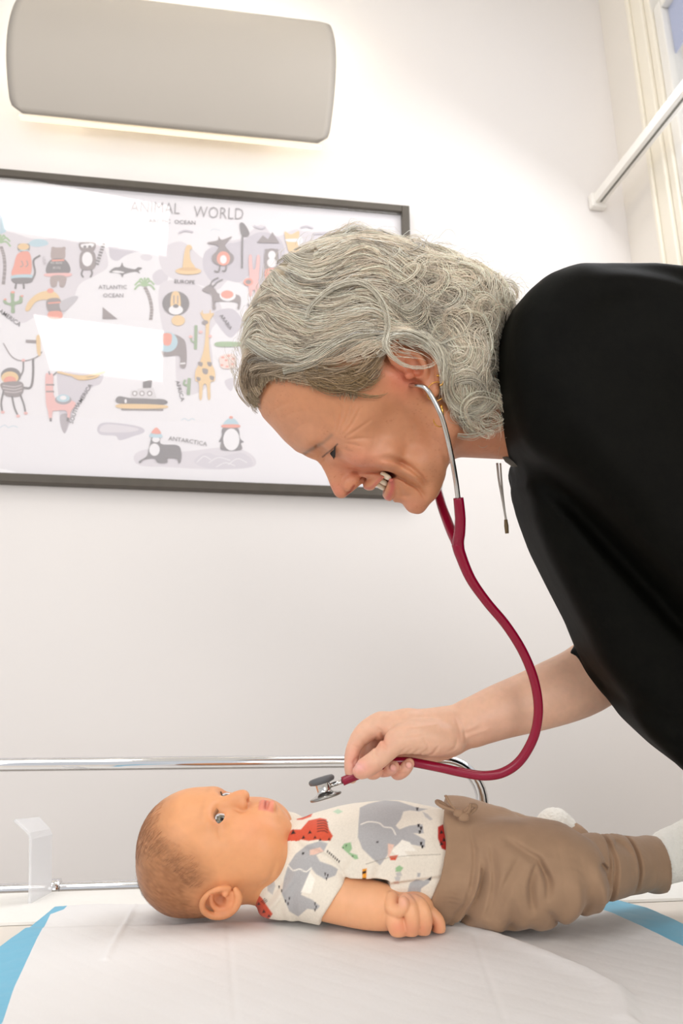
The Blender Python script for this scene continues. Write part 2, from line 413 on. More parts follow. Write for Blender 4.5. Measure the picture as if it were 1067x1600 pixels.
# land
shp(a1, '-120,280 40,300 150,330 300,320 420,350 450,440 400,480 330,520 300,600 240,660 160,650 90,680 30,640 -40,600 -160,560', LAND)
shp(a1, '460,350 520,340 610,350 600,380 560,385 520,400 490,420 462,410 455,380', LAND2); shp(a1, '585,400 610,392 635,404 620,420 594,416', LAND)
shp(a1, '636,480 670,455 700,480 690,510 650,520', LAND3)
shp(a2, '0,300 90,260 180,330 220,300 200,260 330,250 420,190 480,240 560,210 620,220 780,215 830,230 900,300 900,700 640,660 520,640 470,560 430,500 300,420 240,460 160,440 100,430 60,420 10,380', LAND)
shp(a2, '190,300 260,270 330,260 420,220 500,250 520,330 470,420 420,440 380,400 330,430 270,420 220,430 180,370', LAND2); shp(a2, '0,440 120,430 220,480 260,560 210,640 220,760 200,860 120,900 70,850 60,700 10,620', LAND)
shp(a2, '220,560 300,540 350,600 320,640 290,660 250,620', LAND2); shp(a2, '270,840 310,830 300,880 280,870', LAND3)
shp(a1, '240,880 300,868 380,870 430,880 420,930 380,950 340,1000 300,1060 290,1100 270,1140 250,1100 245,1000', LAND3); shp(a1, '255,1060 288,1060 288,1090 268,1140 250,1090', (168, 156, 162))
shp(a1, '405,1120 430,1095 520,1100 590,1115 600,1135 560,1150 500,1168 480,1150 420,1145', LAND2); shp(a1, '415,1122 440,1102 520,1108 580,1122 540,1134 480,1136 425,1134', LAND)
shp(a1, '560,1230 620,1205 760,1215 900,1200 1000,1205 1060,1240 1050,1280 900,1290 700,1280 580,1272', LAND); shp(a1, '810,1250 860,1220 920,1235 1000,1220 1045,1245 1040,1280 900,1288 830,1275', LAND3)
for s in ('820,1260 850,1235 880,1250', '870,1262 910,1240 960,1252', '950,1270 990,1245 1030,1262', '900,1280 940,1262 980,1275'): lin_(a1, s, 3, WH)
# mountains, clouds, waves
for s in ('0,220 20,250 25,300 0,310', ): shp(a1, s, LB, False)
shp(a1, '120,345 150,330 190,335 200,352 160,362 130,358', LB)
for s in ('0,1115 20,1105 35,1115 55,1108 75,1115', '755,1085 770,1078 785,1086 800,1078 812,1084'): lin_(a1, s, 3, (196, 214, 226))
for s in ('210,215 225,208 250,214',): lin_(a2, s, 3, (206, 216, 226))
# palm trees
for (f, tr, cx, cy) in ((a1, '14,520 20,450 16,400 4,360', 2, 345), (a1, '628,668 632,620 622,570 604,530', 603, 525)):
    lin_(f, tr, 14, DK2)
    for k in range(12):
        t = k / 11; P = smooth_path(f(tr), 8); q = P[int(t * (len(P) - 1))]; pquad([(q[0] - 3, q[1] - .6), (q[0] + 3, q[1] - .4), (q[0] + 3, q[1] + .2), (q[0] - 3, q[1])], (216, 206, 206))
    for a in (200, 235, 270, 300, 335, 15, 165):
        r = math.radians(a); x, y = cx + 44 * math.cos(r), cy + 30 * math.sin(r) + 8; mx_, my = cx + 24 * math.cos(r), cy + 24 * math.sin(r) - 10
        lin_(f, '%f,%f %f,%f %f,%f' % (cx, cy, mx_, my, x, y), 7, (150, 186, 128))
# cat in a jumper
shp(a1, '76,352 100,350 122,352 120,380 78,380', DK2); ellp(a1, 98, 362, 24, 14, YE); shp(a1, '76,390 124,388 126,480 52,482 58,440', OR); shp(a1, '60,480 128,478 130,492 50,494', LB); shp(a1, '52,494 130,492 128,512 80,516 56,512', DK)
for s in ('68,512 64,538', '98,512 100,538', '130,508 146,470 140,420 168,398'): lin_(a1, s, 8, DK)
ellp(a1, 98, 402, 22, 20, OR); lin_(a1, '80,378 120,378', 5, LB); lin_(a1, '90,420 96,440 84,446', 4, BRN); lin_(a1, '112,420 116,438 106,446', 4, BRN)
# bear in a hoodie
shp(a1, '216,370 224,366 260,366 270,372 272,400 262,418 222,418 212,400', BRN); ellp(a1, 222, 370, 8, 8, BRN); ellp(a1, 266, 370, 8, 8, BRN); shp(a1, '210,418 272,416 290,470 196,474', DK); shp(a1, '192,474 290,472 288,486 196,486', PI_)
shp(a1, '214,486 274,486 268,528 250,528 246,506 240,506 234,528 214,528', BRN); lin_(a1, '216,420 268,418', 7, OR)
# raccoon
shp(a1, '332,346 396,344 392,378 364,386 338,378', DK2); shp(a1, '340,352 388,350 384,364 344,366', WH); ellp(a1, 354, 362, 7, 5, DK); ellp(a1, 374, 362, 7, 5, DK); shp(a1, '340,384 390,382 400,430 388,456 342,458 332,430', DK2); ellp(a1, 364, 414, 22, 30, WH)
for s in ('346,456 340,476 348,490', '380,456 384,474 376,490'): lin_(a1, s, 7, DK)
for k in range(8): t = k / 7; lin_(a1, '%f,%f %f,%f' % (396 + 30 * t, 430 - 80 * t, 412 + 28 * t, 436 - 84 * t), 7, DK)
# orca
shp(a1, '456,468 476,450 500,446 510,428 518,446 560,456 576,448 592,452 578,462 584,474 566,466 536,470 516,478 510,490 502,476 480,470', DK); shp(a1, '466,466 490,462 520,470 496,472', WH)
# cactus, anteater, fish-tail
shp(a1, '44,556 54,550 60,560 60,590 80,584 82,568 92,568 92,596 62,606 62,636 46,636 46,610 20,600 14,586 24,580 28,592 46,594', GRN); ellp(a1, 54, 552, 8, 5, OR); ellp(a1, 92, 568, 6, 4, OR); ellp(a1, 22, 582, 6, 4, OR)
shp(a1, '106,626 120,590 160,556 210,546 244,566 250,610 200,612 196,584 150,592 122,628', YE); shp(a1, '196,584 250,580 254,632 204,634', DK2); shp(a1, '250,596 300,570 326,572 300,604 262,634', (190, 184, 190)); shp(a1, '204,634 254,632 256,660 206,660', OR); ellp(a1, 210, 546, 14, 10, OR); lin_(a1, '200,598 252,594', 6, OR)
# sail
shp(a1, '428,614 490,664 428,664', DK2, False)
# monkey on a rope
lin_(a1, '14,764 50,820 96,838 150,824 176,800', 4, DK2); lin_(a1, '98,838 96,880 80,910', 6, DK); lin_(a1, '138,828 138,900 128,948 98,950', 9, DK); ellp(a1, 46, 900, 42, 34, DK); ellp(a1, 42, 908, 36, 26, YE); ellp(a1, 42, 920, 26, 18, OR)
shp(a1, '8,930 84,924 100,950 84,984 30,986 8,956', DK2)
for y in (940, 952, 964): lin_(a1, '12,%d 60,%d 92,%d' % (y, y + 6, y - 2), 4, (196, 184, 184))
for s in ('16,960 6,1010 10,1050', '50,984 60,1030 74,1064', '84,976 100,1020 106,1050'): lin_(a1, s, 7, DK)
for x, y in ((12, 1052), (76, 1068), (108, 1056), (98, 836)): ellp(a1, x, y, 8, 6, PI_)
shp(a1, '108,750 160,752 160,764 108,762', DK2, False); shp(a1, '152,740 166,736 170,812 156,806', YE)
# llama
shp(a1, '190,900 206,892 222,900 228,990 300,1004 316,1020 296,1050 292,1076 282,1076 276,1046 232,1046 220,1050 216,1080 206,1080 200,1046 192,1010', PI_)
for y in (938, 966): lin_(a1, '192,%d 226,%d' % (y, y), 6, DK2)
lin_(a1, '208,896 204,882', 5, DK); lin_(a1, '222,898 238,884', 5, DK); ellp(a1, 264, 1000, 34, 20, (150, 140, 146)); ellp(a1, 264, 994, 28, 16, LB); ellp(a1, 264, 992, 14, 9, WH); lin_(a1, '212,1076 212,1090', 9, DK); lin_(a1, '284,1074 282,1090', 9, DK)
lin_(a1, '240,884 300,898 360,902 440,884', 8, YE); shp(a1, '292,892 330,902 380,906 420,888 400,910 330,918', YE)
# ship
shp(a1, '494,986 560,996 680,998 680,1020 500,1016', DK); shp(a1, '500,1018 680,1022 680,1036 506,1036', YE); lin_(a1, '506,1040 680,1042', 6, DK2); shp(a1, '544,992 546,962 570,962 576,954 640,950 654,998', (222, 216, 218), False)
for x in (562, 592, 624): ellp(a1, x, 974, 11, 11, DK2); ellp(a1, x, 974, 7, 7, WH)
shp(a1, '596,926 634,914 630,950 596,950', DK, False); ellp(a1, 524, 1006, 5, 9, WH)
# seal and penguin with hats
shp(a1, '636,1150 666,1150 672,1184 740,1190 756,1220 754,1256 744,1264 736,1246 700,1244 696,1262 660,1262 640,1244 600,1250 584,1264 580,1256 612,1234 622,1196', DK); ellp(a1, 644, 1208, 22, 26, WH); ellp(a1, 650, 1166, 16, 12, WH)
shp(a1, '628,1150 636,1128 650,1118 664,1128 672,1152', LB); shp(a1, '632,1140 640,1124 652,1116 664,1126 670,1142', OR); shp(a1, '628,1144 672,1146 672,1158 628,1156', LB)
shp(a1, '930,1118 990,1118 1000,1160 1016,1176 1004,1182 1004,1208 924,1208 922,1176 912,1176 924,1150', DK); ellp(a1, 964, 1166, 34, 46, WH); shp(a1, '930,1112 942,1086 964,1076 984,1086 994,1112', LB); shp(a1, '930,1104 994,1104 994,1116 930,1116', OR); ellp(a1, 963, 1074, 8, 6, OR)
# duck ring, lion, giraffe, elephant
shp(a2, '108,284 126,276 134,290 124,300 128,340 146,372 100,376 96,348', YE); ellp(a2, 118, 384, 54, 15, YE); ellp(a2, 118, 376, 40, 8, (226, 176, 104))
ellp(a2, 66, 518, 56, 50, DK); shp(a2, '50,476 80,476 84,540 46,540', YE); ellp(a2, 66, 546, 30, 20, WH); ellp(a2, 66, 530, 12, 8, DK); ellp(a2, 76, 590, 28, 22, YE); lin_(a2, '58,486 58,520', 5, BRN); lin_(a2, '74,486 74,520', 5, BRN)
shp(a2, '168,556 184,562 224,560 214,580 206,600 204,690 212,760 228,800 228,840 210,850 210,912 200,916 194,860 180,860 174,916 164,914 162,850 148,840 148,800 168,760 186,690 190,600 178,580', YE)
for x, y, r in ((168, 772, 9), (206, 772, 9), (188, 802, 11), (160, 834, 8), (216, 830, 9)): shp(a2, '%d,%d %d,%d %d,%d %d,%d' % (x - r, y - r, x + r, y - r + 3, x + r - 2, y + r, x - r + 4, y + r - 2), DK2)
ellp(a2, 188, 598, 13, 9, DK2); lin_(a2, '176,560 176,548', 4, YE); lin_(a2, '208,560 210,546', 4, YE)
shp(a2, '10,650 50,646 88,660 108,690 108,780 84,782 80,736 10,734', DK2); ellp(a2, 30, 680, 44, 42, LB); shp(a2, '14,646 48,648 44,690 16,690', OR); lin_(a2, '84,770 106,768', 6, WH)
for s, w in (('150,610 148,710', 12), ('150,680 132,676 130,656', 6), ('118,900 122,830', 13), ('118,860 100,856 104,836', 8)): lin_(a2, s, w, GRN)
for x, y in ((170, 638), (208, 656), (128, 658)): ellp(a2, x, y, 8, 6, PI_)
shp(a2, '238,680 330,680 348,688 330,698 238,698', (142, 176, 122)); 
shp(a2, '250,740 300,728 316,750 312,786 262,790 250,768', (244, 214, 204))
for x, y in ((262, 744), (286, 738), (306, 750), (258, 776), (280, 782), (302, 772), (276, 756)): ellp(a2, x, y, 7, 4, OR)
# wolf, monkey on pole, bear, rabbit, antelope, fox, hills
shp(a2, '196,268 240,256 244,240 258,254 300,240 280,262 272,280 300,320 284,352 240,352 232,310 244,280', DK2); ellp(a2, 262, 330, 46, 32, DK2); ellp(a2, 264, 332, 28, 30, OR); ellp(a2, 264, 336, 14, 18, WH); lin_(a2, '250,360 244,386 226,384', 6, DK); lin_(a2, '276,360 272,382 258,384', 6, DK)
shp(a2, '332,188 350,186 372,224 362,240 340,234', DK); lin_(a2, '344,236 342,300 342,372', 7, DK)
shp(a2, '404,266 428,236 450,252 468,222 498,268', DK2, False); shp(a2, '440,300 490,300 486,380 440,380', DK2); ellp(a2, 466, 318, 16, 18, WH); ellp(a2, 466, 350, 20, 20, WH); shp(a2, '440,378 490,376 484,420 442,420', OR); ellp(a2, 444, 298, 7, 6, DK2); ellp(a2, 486, 298, 7, 6, DK2)
shp(a2, '370,326 382,320 386,372 398,372 404,322 416,326 412,400 410,420 380,424 372,400', PI_); ellp(a2, 390, 400, 18, 16, PI_); shp(a2, '372,420 408,420 410,490 400,490 396,466 386,466 382,486 372,486', PI_); ellp(a2, 368, 430, 20, 16, OR); ellp(a2, 368, 430, 12, 9, DK2)
shp(a2, '176,462 210,440 230,460 250,480 330,486 332,540 322,540 318,514 236,512 232,540 220,540 216,486 196,474', DK2); ellp(a2, 282, 486, 34, 24, WH); ellp(a2, 280, 482, 26, 17, OR); lin_(a2, '206,450 220,424 244,412', 5, DK); lin_(a2, '216,454 240,430 262,420', 5, DK)
shp(a2, '520,220 546,232 578,218 580,250 590,280 580,304 540,306 530,280 522,250', YE); shp(a2, '522,252 580,250 570,262 532,262', WH); ellp(a2, 584, 262, 12, 22, WH)
for s in ('390,196 420,206 440,200', '585,204 610,198 638,206', '78,226 104,216 138,222', '640,230 700,226 760,232'): lin_(a2, s, 7, LAND2)
shp(a2, '364,520 384,530 404,532 396,548 376,548', DK2); ellp(a2, 396, 580, 12, 10, OR); shp(a2, '500,360 530,340 560,344 540,360 520,366', LB)
m_sw = [(640, 200)]
m_print = mat('map_print', (240, 236, 238), 0.7, attr='Col')
# lettering
def text_px(s, x, y, size, ang=0.0, c=(96, 86, 92), sx=1.0, arc_=0.0, off=0.004):
    cu = bpy.data.curves.new('t', 'FONT'); cu.body = s; cu.size = 1.0; cu.resolution_u = 2; cu.offset = off
    o = bpy.data.objects.new('t', cu); C.objects.link(o); bpy.context.view_layer.update()
    me = bpy.data.meshes.new_from_object(o.evaluated_get(bpy.context.evaluated_depsgraph_get())); _lay[0] += 1
    ca_, sa_ = math.cos(ang), math.sin(ang); b = len(PV); Y = FY - 2.5e-6 * _lay[0]
    for v in me.vertices:
        u, w = v.co.x * size * sx, -v.co.y * size; w += arc_ * (u ** 2)
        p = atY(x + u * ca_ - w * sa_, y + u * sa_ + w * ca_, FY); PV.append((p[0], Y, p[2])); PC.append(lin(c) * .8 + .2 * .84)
    for f in me.polygons: PF.append(tuple(b + i for i in f.vertices))
    bpy.data.objects.remove(o); bpy.data.meshes.remove(me); bpy.data.curves.remove(cu)
text_px('ANIMAL', 203, 331.5, 25, .045, (150, 142, 146), .86, 0, -.012); text_px('WORLD', 302, 340, 26, .05, (150, 142, 146), .82, 0, -.012)
text_px('ARCTIC  OCEAN', 232, 348, 8.5, .05, (120, 112, 118), 1.15)
text_px('ATLANTIC', 154, 452, 8.5, .0, (130, 122, 128), 1.1); text_px('OCEAN', 161, 465, 8.5, .0, (126, 118, 124), 1.1)
text_px('EUROPE', 272, 443, 8.5, .05, (96, 86, 92), 1.05); text_px('AMERICA', -2, 488, 9.5, .62, (96, 86, 92), 1.0)
text_px('SOUTH', 114, 663, 9, -1.25, (96, 86, 92), 1.0); text_px('AMERICA', 124, 636, 9, -1.02, (96, 86, 92), 1.05); text_px('AFRICA', 274, 596, 9, 1.3, (96, 86, 92), 1.1)
text_px('ARABIA', 343, 494, 8, .95, (96, 86, 92)); text_px('ANTARCTICA', 263, 688, 9, .12, (130, 122, 124), 1.08, .0006); text_px('ALASKA', -60, 400, 9, -.2, (96, 86, 92)); text_px('BIG BEAR', 79, 413, 5, .03, (220, 214, 214), .9); text_px('BOSS', 83, 421, 5.5, .03, (220, 214, 214), .95)
text_px('USA', 66, 402, 7, 1.4, (190, 182, 186)); text_px('RUSSIA', 440, 405, 8, .03, (96, 86, 92))
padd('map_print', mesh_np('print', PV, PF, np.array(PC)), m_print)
# ---------------------------------------------------------------- sculpting in a signed distance grid (units: photo pixels at depth D0)
class Sculpt:
    def __init__(s, lo, hi, h, D0):
        s.h = h; s.D0 = D0; s.s0 = D0 / FPX
        s.ax = [np.arange(lo[i], hi[i] + h, h, dtype=np.float32) for i in range(3)]
        s.F = np.full([len(a) for a in s.ax], 60.0, np.float32)
    def win(s, lo, hi):
        sl = []
        for i in range(3):
            a = int(np.searchsorted(s.ax[i], lo[i])); b = int(np.searchsorted(s.ax[i], hi[i]))
            sl.append(slice(max(0, a - 1), min(len(s.ax[i]), b + 1)))
        X = s.ax[0][sl[0]][:, None, None]; Y = s.ax[1][sl[1]][None, :, None]; Z = s.ax[2][sl[2]][None, None, :]
        return tuple(sl), X, Y, Z
    def comb(s, sl, d, k, op):
        f = s.F[sl]
        if d.size == 0: return
        if op == 'add':
            if k > 0:
                hh = np.clip(0.5 + 0.5 * (f - d) / k, 0, 1); s.F[sl] = f * (1 - hh) + d * hh - k * hh * (1 - hh)
            else: s.F[sl] = np.minimum(f, d)
        elif op == 'sub':
            if k > 0:
                hh = np.clip(0.5 - 0.5 * (f + d) / k, 0, 1); s.F[sl] = f * (1 - hh) - d * hh + k * hh * (1 - hh)
            else: s.F[sl] = np.maximum(f, -d)
        else:
            if k > 0:
                hh = np.clip(0.5 - 0.5 * (f - d) / k, 0, 1); s.F[sl] = f * (1 - hh) + d * hh + k * hh * (1 - hh)
            else: s.F[sl] = np.maximum(f, d)
    def ell(s, c, r, R=None, k=8, op='add', m=None):
        c = np.array(c, np.float32); r = np.array(r, np.float32) * np.ones(3, np.float32); m = (k + 6) if m is None else m
        e = float(r.max()) + m if R is not None else None
        lo = c - (e if R is not None else r + m); hi = c + (e if R is not None else r + m)
        sl, X, Y, Z = s.win(lo, hi)
        x, y, z = X - c[0], Y - c[1], Z - c[2]
        if R is not None:
            R = np.asarray(R, np.float32)   # rows: local axes
            x, y, z = (R[i][0] * x + R[i][1] * y + R[i][2] * z for i in range(3))
        k0 = np.sqrt((x / r[0]) ** 2 + (y / r[1]) ** 2 + (z / r[2]) ** 2) + 1e-6
        k1 = np.sqrt((x / r[0] ** 2) ** 2 + (y / r[1] ** 2) ** 2 + (z / r[2] ** 2) ** 2) + 1e-9
        s.comb(sl, k0 * (k0 - 1) / k1, k, op)
    def cap(s, a, b, ra, rb, k=6, op='add', sq=None):
        a = np.array(a, np.float32); b = np.array(b, np.float32); m = k + 6; rm = max(ra, rb) + m
        sl, X, Y, Z = s.win(np.minimum(a, b) - rm, np.maximum(a, b) + rm)
        ab = b - a; L = float(ab @ ab) + 1e-6
        t = np.clip(((X - a[0]) * ab[0] + (Y - a[1]) * ab[1] + (Z - a[2]) * ab[2]) / L, 0, 1)
        dx, dy, dz = X - a[0] - t * ab[0], Y - a[1] - t * ab[1], Z - a[2] - t * ab[2]
        if sq is not None:   # squash: (unit direction, factor) makes the section thinner along the direction
            n, q = sq; n = np.array(n, np.float32); n /= np.linalg.norm(n)
            dn = dx * n[0] + dy * n[1] + dz * n[2]
            d = np.sqrt(np.maximum(dx * dx + dy * dy + dz * dz + dn * dn * (1 / (q * q) - 1), 0)) - (ra + (rb - ra) * t)
            d = d * q if q < 1 else d
        else:
            d = np.sqrt(dx * dx + dy * dy + dz * dz) - (ra + (rb - ra) * t)
        s.comb(sl, d, k, op)
    def path(s, P, r, k=6, op='add', n=0, sq=None):
        P = smooth_path(P, n) if n else [np.array(p, float) for p in P]
        if n and not np.isscalar(r):
            r = np.interp(np.linspace(0, 1, len(P)), np.linspace(0, 1, len(r)), r)
        r = np.broadcast_to(np.asarray(r, float), (len(P),))
        for i in range(len(P) - 1): s.cap(P[i], P[i + 1], float(r[i]), float(r[i + 1]), k, op, sq)
    def groove(s, P, w, depth, n=6):
        # soft crease (depth>0) or ridge (depth<0) along a path: displaces the field by a gaussian of the distance
        P = smooth_path(P, n) if n else np.array(P, float); P = np.asarray(P, np.float32); rm = 3 * w
        sl, X, Y, Z = s.win(P.min(0) - rm, P.max(0) + rm); best = None
        m = len(P) - 1
        for i in range(m):
            a, b = P[i], P[i + 1]; ab = b - a; L = float(ab @ ab) + 1e-6
            t = np.clip(((X - a[0]) * ab[0] + (Y - a[1]) * ab[1] + (Z - a[2]) * ab[2]) / L, 0, 1)
            d = (X - a[0] - t * ab[0]) ** 2 + (Y - a[1] - t * ab[1]) ** 2 + (Z - a[2] - t * ab[2]) ** 2
            u = (i + t) / m; tap = np.sqrt(np.clip(4 * u * (1 - u), 0.02, 1))
            g = np.exp(-d / (2 * w * w)) * tap
            best = g if best is None else np.maximum(best, g)
        if best is not None: s.F[sl] += best * depth
    def groove2(s, P, w, depth, wlo, whi, n=6):
        # crease traced on the image side: distance measured in the picture plane, limited to a depth range
        P = smooth_path(P, n) if n else np.array(P, float); P = np.asarray(P, np.float32)[:, :2]; rm = 3 * w
        sl, X, Y, Z = s.win((P[:, 0].min() - rm, P[:, 1].min() - rm, wlo), (P[:, 0].max() + rm, P[:, 1].max() + rm, whi)); best = None
        m = len(P) - 1; X = X[:, :, 0]; Y = Y[:, :, 0]
        for i in range(m):
            a, b = P[i], P[i + 1]; ab = b - a; L = float(ab @ ab) + 1e-6
            t = np.clip(((X - a[0]) * ab[0] + (Y - a[1]) * ab[1]) / L, 0, 1)
            d = (X - a[0] - t * ab[0]) ** 2 + (Y - a[1] - t * ab[1]) ** 2
            u = (i + t) / m; tap = np.sqrt(np.clip(4 * u * (1 - u), 0.02, 1))
            g = np.exp(-d / (2 * w * w)) * tap; best = g if best is None else np.maximum(best, g)
        if best is not None: s.F[sl] += (best * depth)[:, :, None]
    def poly(s, pts, w0, w1, rnd=6, k=6, op='add', bulge=0.0):
        # extruded outline (picture plane) between two depths with rounded rim
        pts = np.asarray(pts, np.float32); lo = pts.min(0); hi = pts.max(0); m = k + 8 + rnd
        sl, X, Y, Z = s.win((lo[0] - m, lo[1] - m, w0 - m), (hi[0] + m, hi[1] + m, w1 + m))
        d2 = poly_sd(pts, X[:, :, 0], Y[:, :, 0])[:, :, None] + rnd
        c, hh = (w0 + w1) / 2, (w1 - w0) / 2 - rnd
        dz = np.abs(Z - c) - hh
        d = np.minimum(np.maximum(d2, dz), 0) + np.sqrt(np.maximum(d2, 0) ** 2 + np.maximum(dz, 0) ** 2) - rnd
        s.comb(sl, d, k, op)
    def mirror(s, k=4):
        # symmetric about depth 0: needs a grid whose depth axis is symmetric; near side (negative depth) rules
        n = s.F.shape[2]; hlf = n // 2
        s.F[:, :, n - hlf:] = s.F[:, :, :hlf][:, :, ::-1]
    def blur(s, it=1):
        for _ in range(it):
            for ax in range(3):
                f = s.F; p = np.pad(f, [(1, 1) if q == ax else (0, 0) for q in range(3)], 'edge'); n = f.shape[ax]
                a = np.take(p, range(0, n), ax); b = np.take(p, range(2, n + 2), ax)
                s.F = 0.5 * f + 0.25 * (a + b)
    def surf(s):
        F = s.F; ins = F < 0
        nx, ny, nz = F.shape
        c = np.zeros((nx - 1, ny - 1, nz - 1), np.int8)
        for i in (0, 1):
            for j in (0, 1):
                for k in (0, 1): c += ins[i:nx - 1 + i, j:ny - 1 + j, k:nz - 1 + k]
        act = (c > 0) & (c < 8)
        idx = np.full(act.shape, -1, np.int32); ii = np.argwhere(act); idx[act] = np.arange(len(ii))
        acc = np.zeros((len(ii), 3), np.float32); cnt = np.zeros(len(ii), np.float32)
        g = lambda o: F[ii[:, 0] + o[0], ii[:, 1] + o[1], ii[:, 2] + o[2]]
        cor = [(i, j, k) for i in (0, 1) for j in (0, 1) for k in (0, 1)]; gv = {o: g(o) for o in cor}
        for o in cor:
            for ax in range(3):
                if o[ax] == 0:
                    q = list(o); q[ax] = 1; q = tuple(q); a, b = gv[o], gv[q]; m = (a < 0) != (b < 0)
                    t = np.where(m, a / np.where(m, a - b, 1), 0)
                    for x in range(3):
                        acc[:, x] += np.where(m, (t if x == ax else o[x]), 0)
                    cnt += m
        P = ii + acc / cnt[:, None]
        V = np.stack([s.ax[x][0] + P[:, x] * s.h for x in range(3)], 1)
        Fs = []
        for ax in range(3):
            o1, o2 = [a for a in range(3) if a != ax]
            sl0 = [slice(None)] * 3; sl1 = [slice(None)] * 3; sl0[ax] = slice(0, -1); sl1[ax] = slice(1, None)
            ch = ins[tuple(sl0)] != ins[tuple(sl1)]
            e = np.argwhere(ch); e = e[(e[:, o1] > 0) & (e[:, o2] > 0) & (e[:, o1] < F.shape[o1] - 1) & (e[:, o2] < F.shape[o2] - 1)]
            def at_(d1, d2):
                q = e.copy(); q[:, o1] += d1; q[:, o2] += d2; return idx[q[:, 0], q[:, 1], q[:, 2]]
            quad = np.stack([at_(-1, -1), at_(0, -1), at_(0, 0), at_(-1, 0)], 1)
            flip = ins[e[:, 0], e[:, 1], e[:, 2]]
            if ax == 1: flip = ~flip
            quad[~flip] = quad[~flip][:, ::-1]
            Fs.append(quad)
        Q_ = np.concatenate(Fs); Q_ = Q_[(Q_ >= 0).all(1)]
        lab = np.arange(len(V))      # keep the largest connected piece
        while True:
            m = lab[Q_].min(1); l2 = lab.copy()
            for x in range(4): np.minimum.at(l2, Q_[:, x], m)
            l2 = l2[l2]
            if (l2 == lab).all(): break
            lab = l2
        big = np.bincount(lab).argmax(); keep = lab == big; mp = np.cumsum(keep) - 1
        return V[keep], mp[Q_[keep[Q_[:, 0]]]]
    def world(s, V):
        return px2w(V, s.D0)

def px2w(V, D0):
    V = np.asarray(V, float); s0 = D0 / FPX
    return CAM + np.outer((V[:, 0] - 533.5) * s0, CR) + np.outer((800 - V[:, 1]) * s0, CU) + np.outer(D0 + V[:, 2] * s0, CF)
def pxd(px, py, w=0.0):
    # picture position at a depth offset -> sculpt coordinates (undoes perspective)
    q = 1 + w / FPX; return np.array([533.5 + (px - 533.5) * q, 800 + (py - 800) * q, w])
def proj(V):
    # sculpt coordinates -> picture position
    q = 1 + V[:, 2] / FPX
    return np.stack([533.5 + (V[:, 0] - 533.5) / q, 800 + (V[:, 1] - 800) / q], 1)
def poly_sd(P, X, Y):
    n = len(P); d = np.full(np.broadcast(X, Y).shape, 1e9, np.float32); ins = np.zeros(d.shape, bool)
    for i in range(n):
        a = P[i]; b = P[(i + 1) % n]; ex, ey = b[0] - a[0], b[1] - a[1]; wx, wy = X - a[0], Y - a[1]
        t = np.clip((wx * ex + wy * ey) / (ex * ex + ey * ey + 1e-9), 0, 1)
        d = np.minimum(d, (wx - ex * t) ** 2 + (wy - ey * t) ** 2)
        c = ((a[1] > Y) != (b[1] > Y)) & (X < (b[0] - a[0]) * (Y - a[1]) / (b[1] - a[1] + 1e-12) + a[0]); ins ^= c
    return np.where(ins, -1, 1) * np.sqrt(d)
def relax(V, F, it=1, lam=0.5):
    # laplacian smoothing on quads
    n = len(V); V = V.astype(np.float64)
    E = np.concatenate([F[:, [0, 1]], F[:, [1, 2]], F[:, [2, 3]], F[:, [3, 0]]]); E = np.concatenate([E, E[:, ::-1]])
    deg = np.bincount(E[:, 0], minlength=n).astype(float); deg[deg == 0] = 1
    for _ in range(it):
        A = np.stack([np.bincount(E[:, 0], V[E[:, 1], x], minlength=n) for x in range(3)], 1) / deg[:, None]
        V = V + lam * (A - V)
    return V
def rotm(ax, deg):
    a = math.radians(deg); c, s_ = math.cos(a), math.sin(a)
    return {'x': np.array([[1, 0, 0], [0, c, -s_], [0, s_, c]]), 'y': np.array([[c, 0, s_], [0, 1, 0], [-s_, 0, c]]), 'z': np.array([[c, -s_, 0], [s_, c, 0], [0, 0, 1]])}[ax]
def sstep(x, a, b):
    t = np.clip((x - a) / (b - a + 1e-9), 0, 1); return t * t * (3 - 2 * t)
def vnoise(P, scale, seed=0):
    # smooth value noise in numpy
    P = np.asarray(P, float) / scale + 100 + seed * 17.3; i = np.floor(P).astype(np.int64); f = P - i; f = f * f * (3 - 2 * f)
    def hsh(a, b, c): 
        h_ = (a * 374761393 + b * 668265263 + c * 2147483647 + seed * 97) & 0x7fffffff; h_ = ((h_ ^ (h_ >> 13)) * 1274126177) & 0x7fffffff
        return ((h_ ^ (h_ >> 16)) & 0xffff) / 65535.0
    r = 0
    for a in (0, 1):
        for b in (0, 1):
            for c in (0, 1):
                w = (f[:, 0] if a else 1 - f[:, 0]) * (f[:, 1] if b else 1 - f[:, 1]) * (f[:, 2] if c else 1 - f[:, 2])
                r = r + w * hsh(i[:, 0] + a, i[:, 1] + b, i[:, 2] + c)
    return r
def paint(col, uv, polyg, c, soft=0.8, amt=1.0, mask=None):
    d = poly_sd(np.asarray(polyg, float), uv[:, 0], uv[:, 1]); w = np.clip(0.5 - d / (2 * soft), 0, 1) * amt
    if mask is not None: w = w * mask
    col[:] = col * (1 - w[:, None]) + lin(c) * w[:, None]
def blob(col, uv, c0, r, c, amt=1.0, mask=None):
    d = ((uv[:, 0] - c0[0]) / r[0]) ** 2 + ((uv[:, 1] - c0[1]) / r[1]) ** 2; w = np.exp(-d) * amt
    if mask is not None: w = w * mask
    col[:] = col * (1 - w[:, None]) + lin(c) * w[:, None]
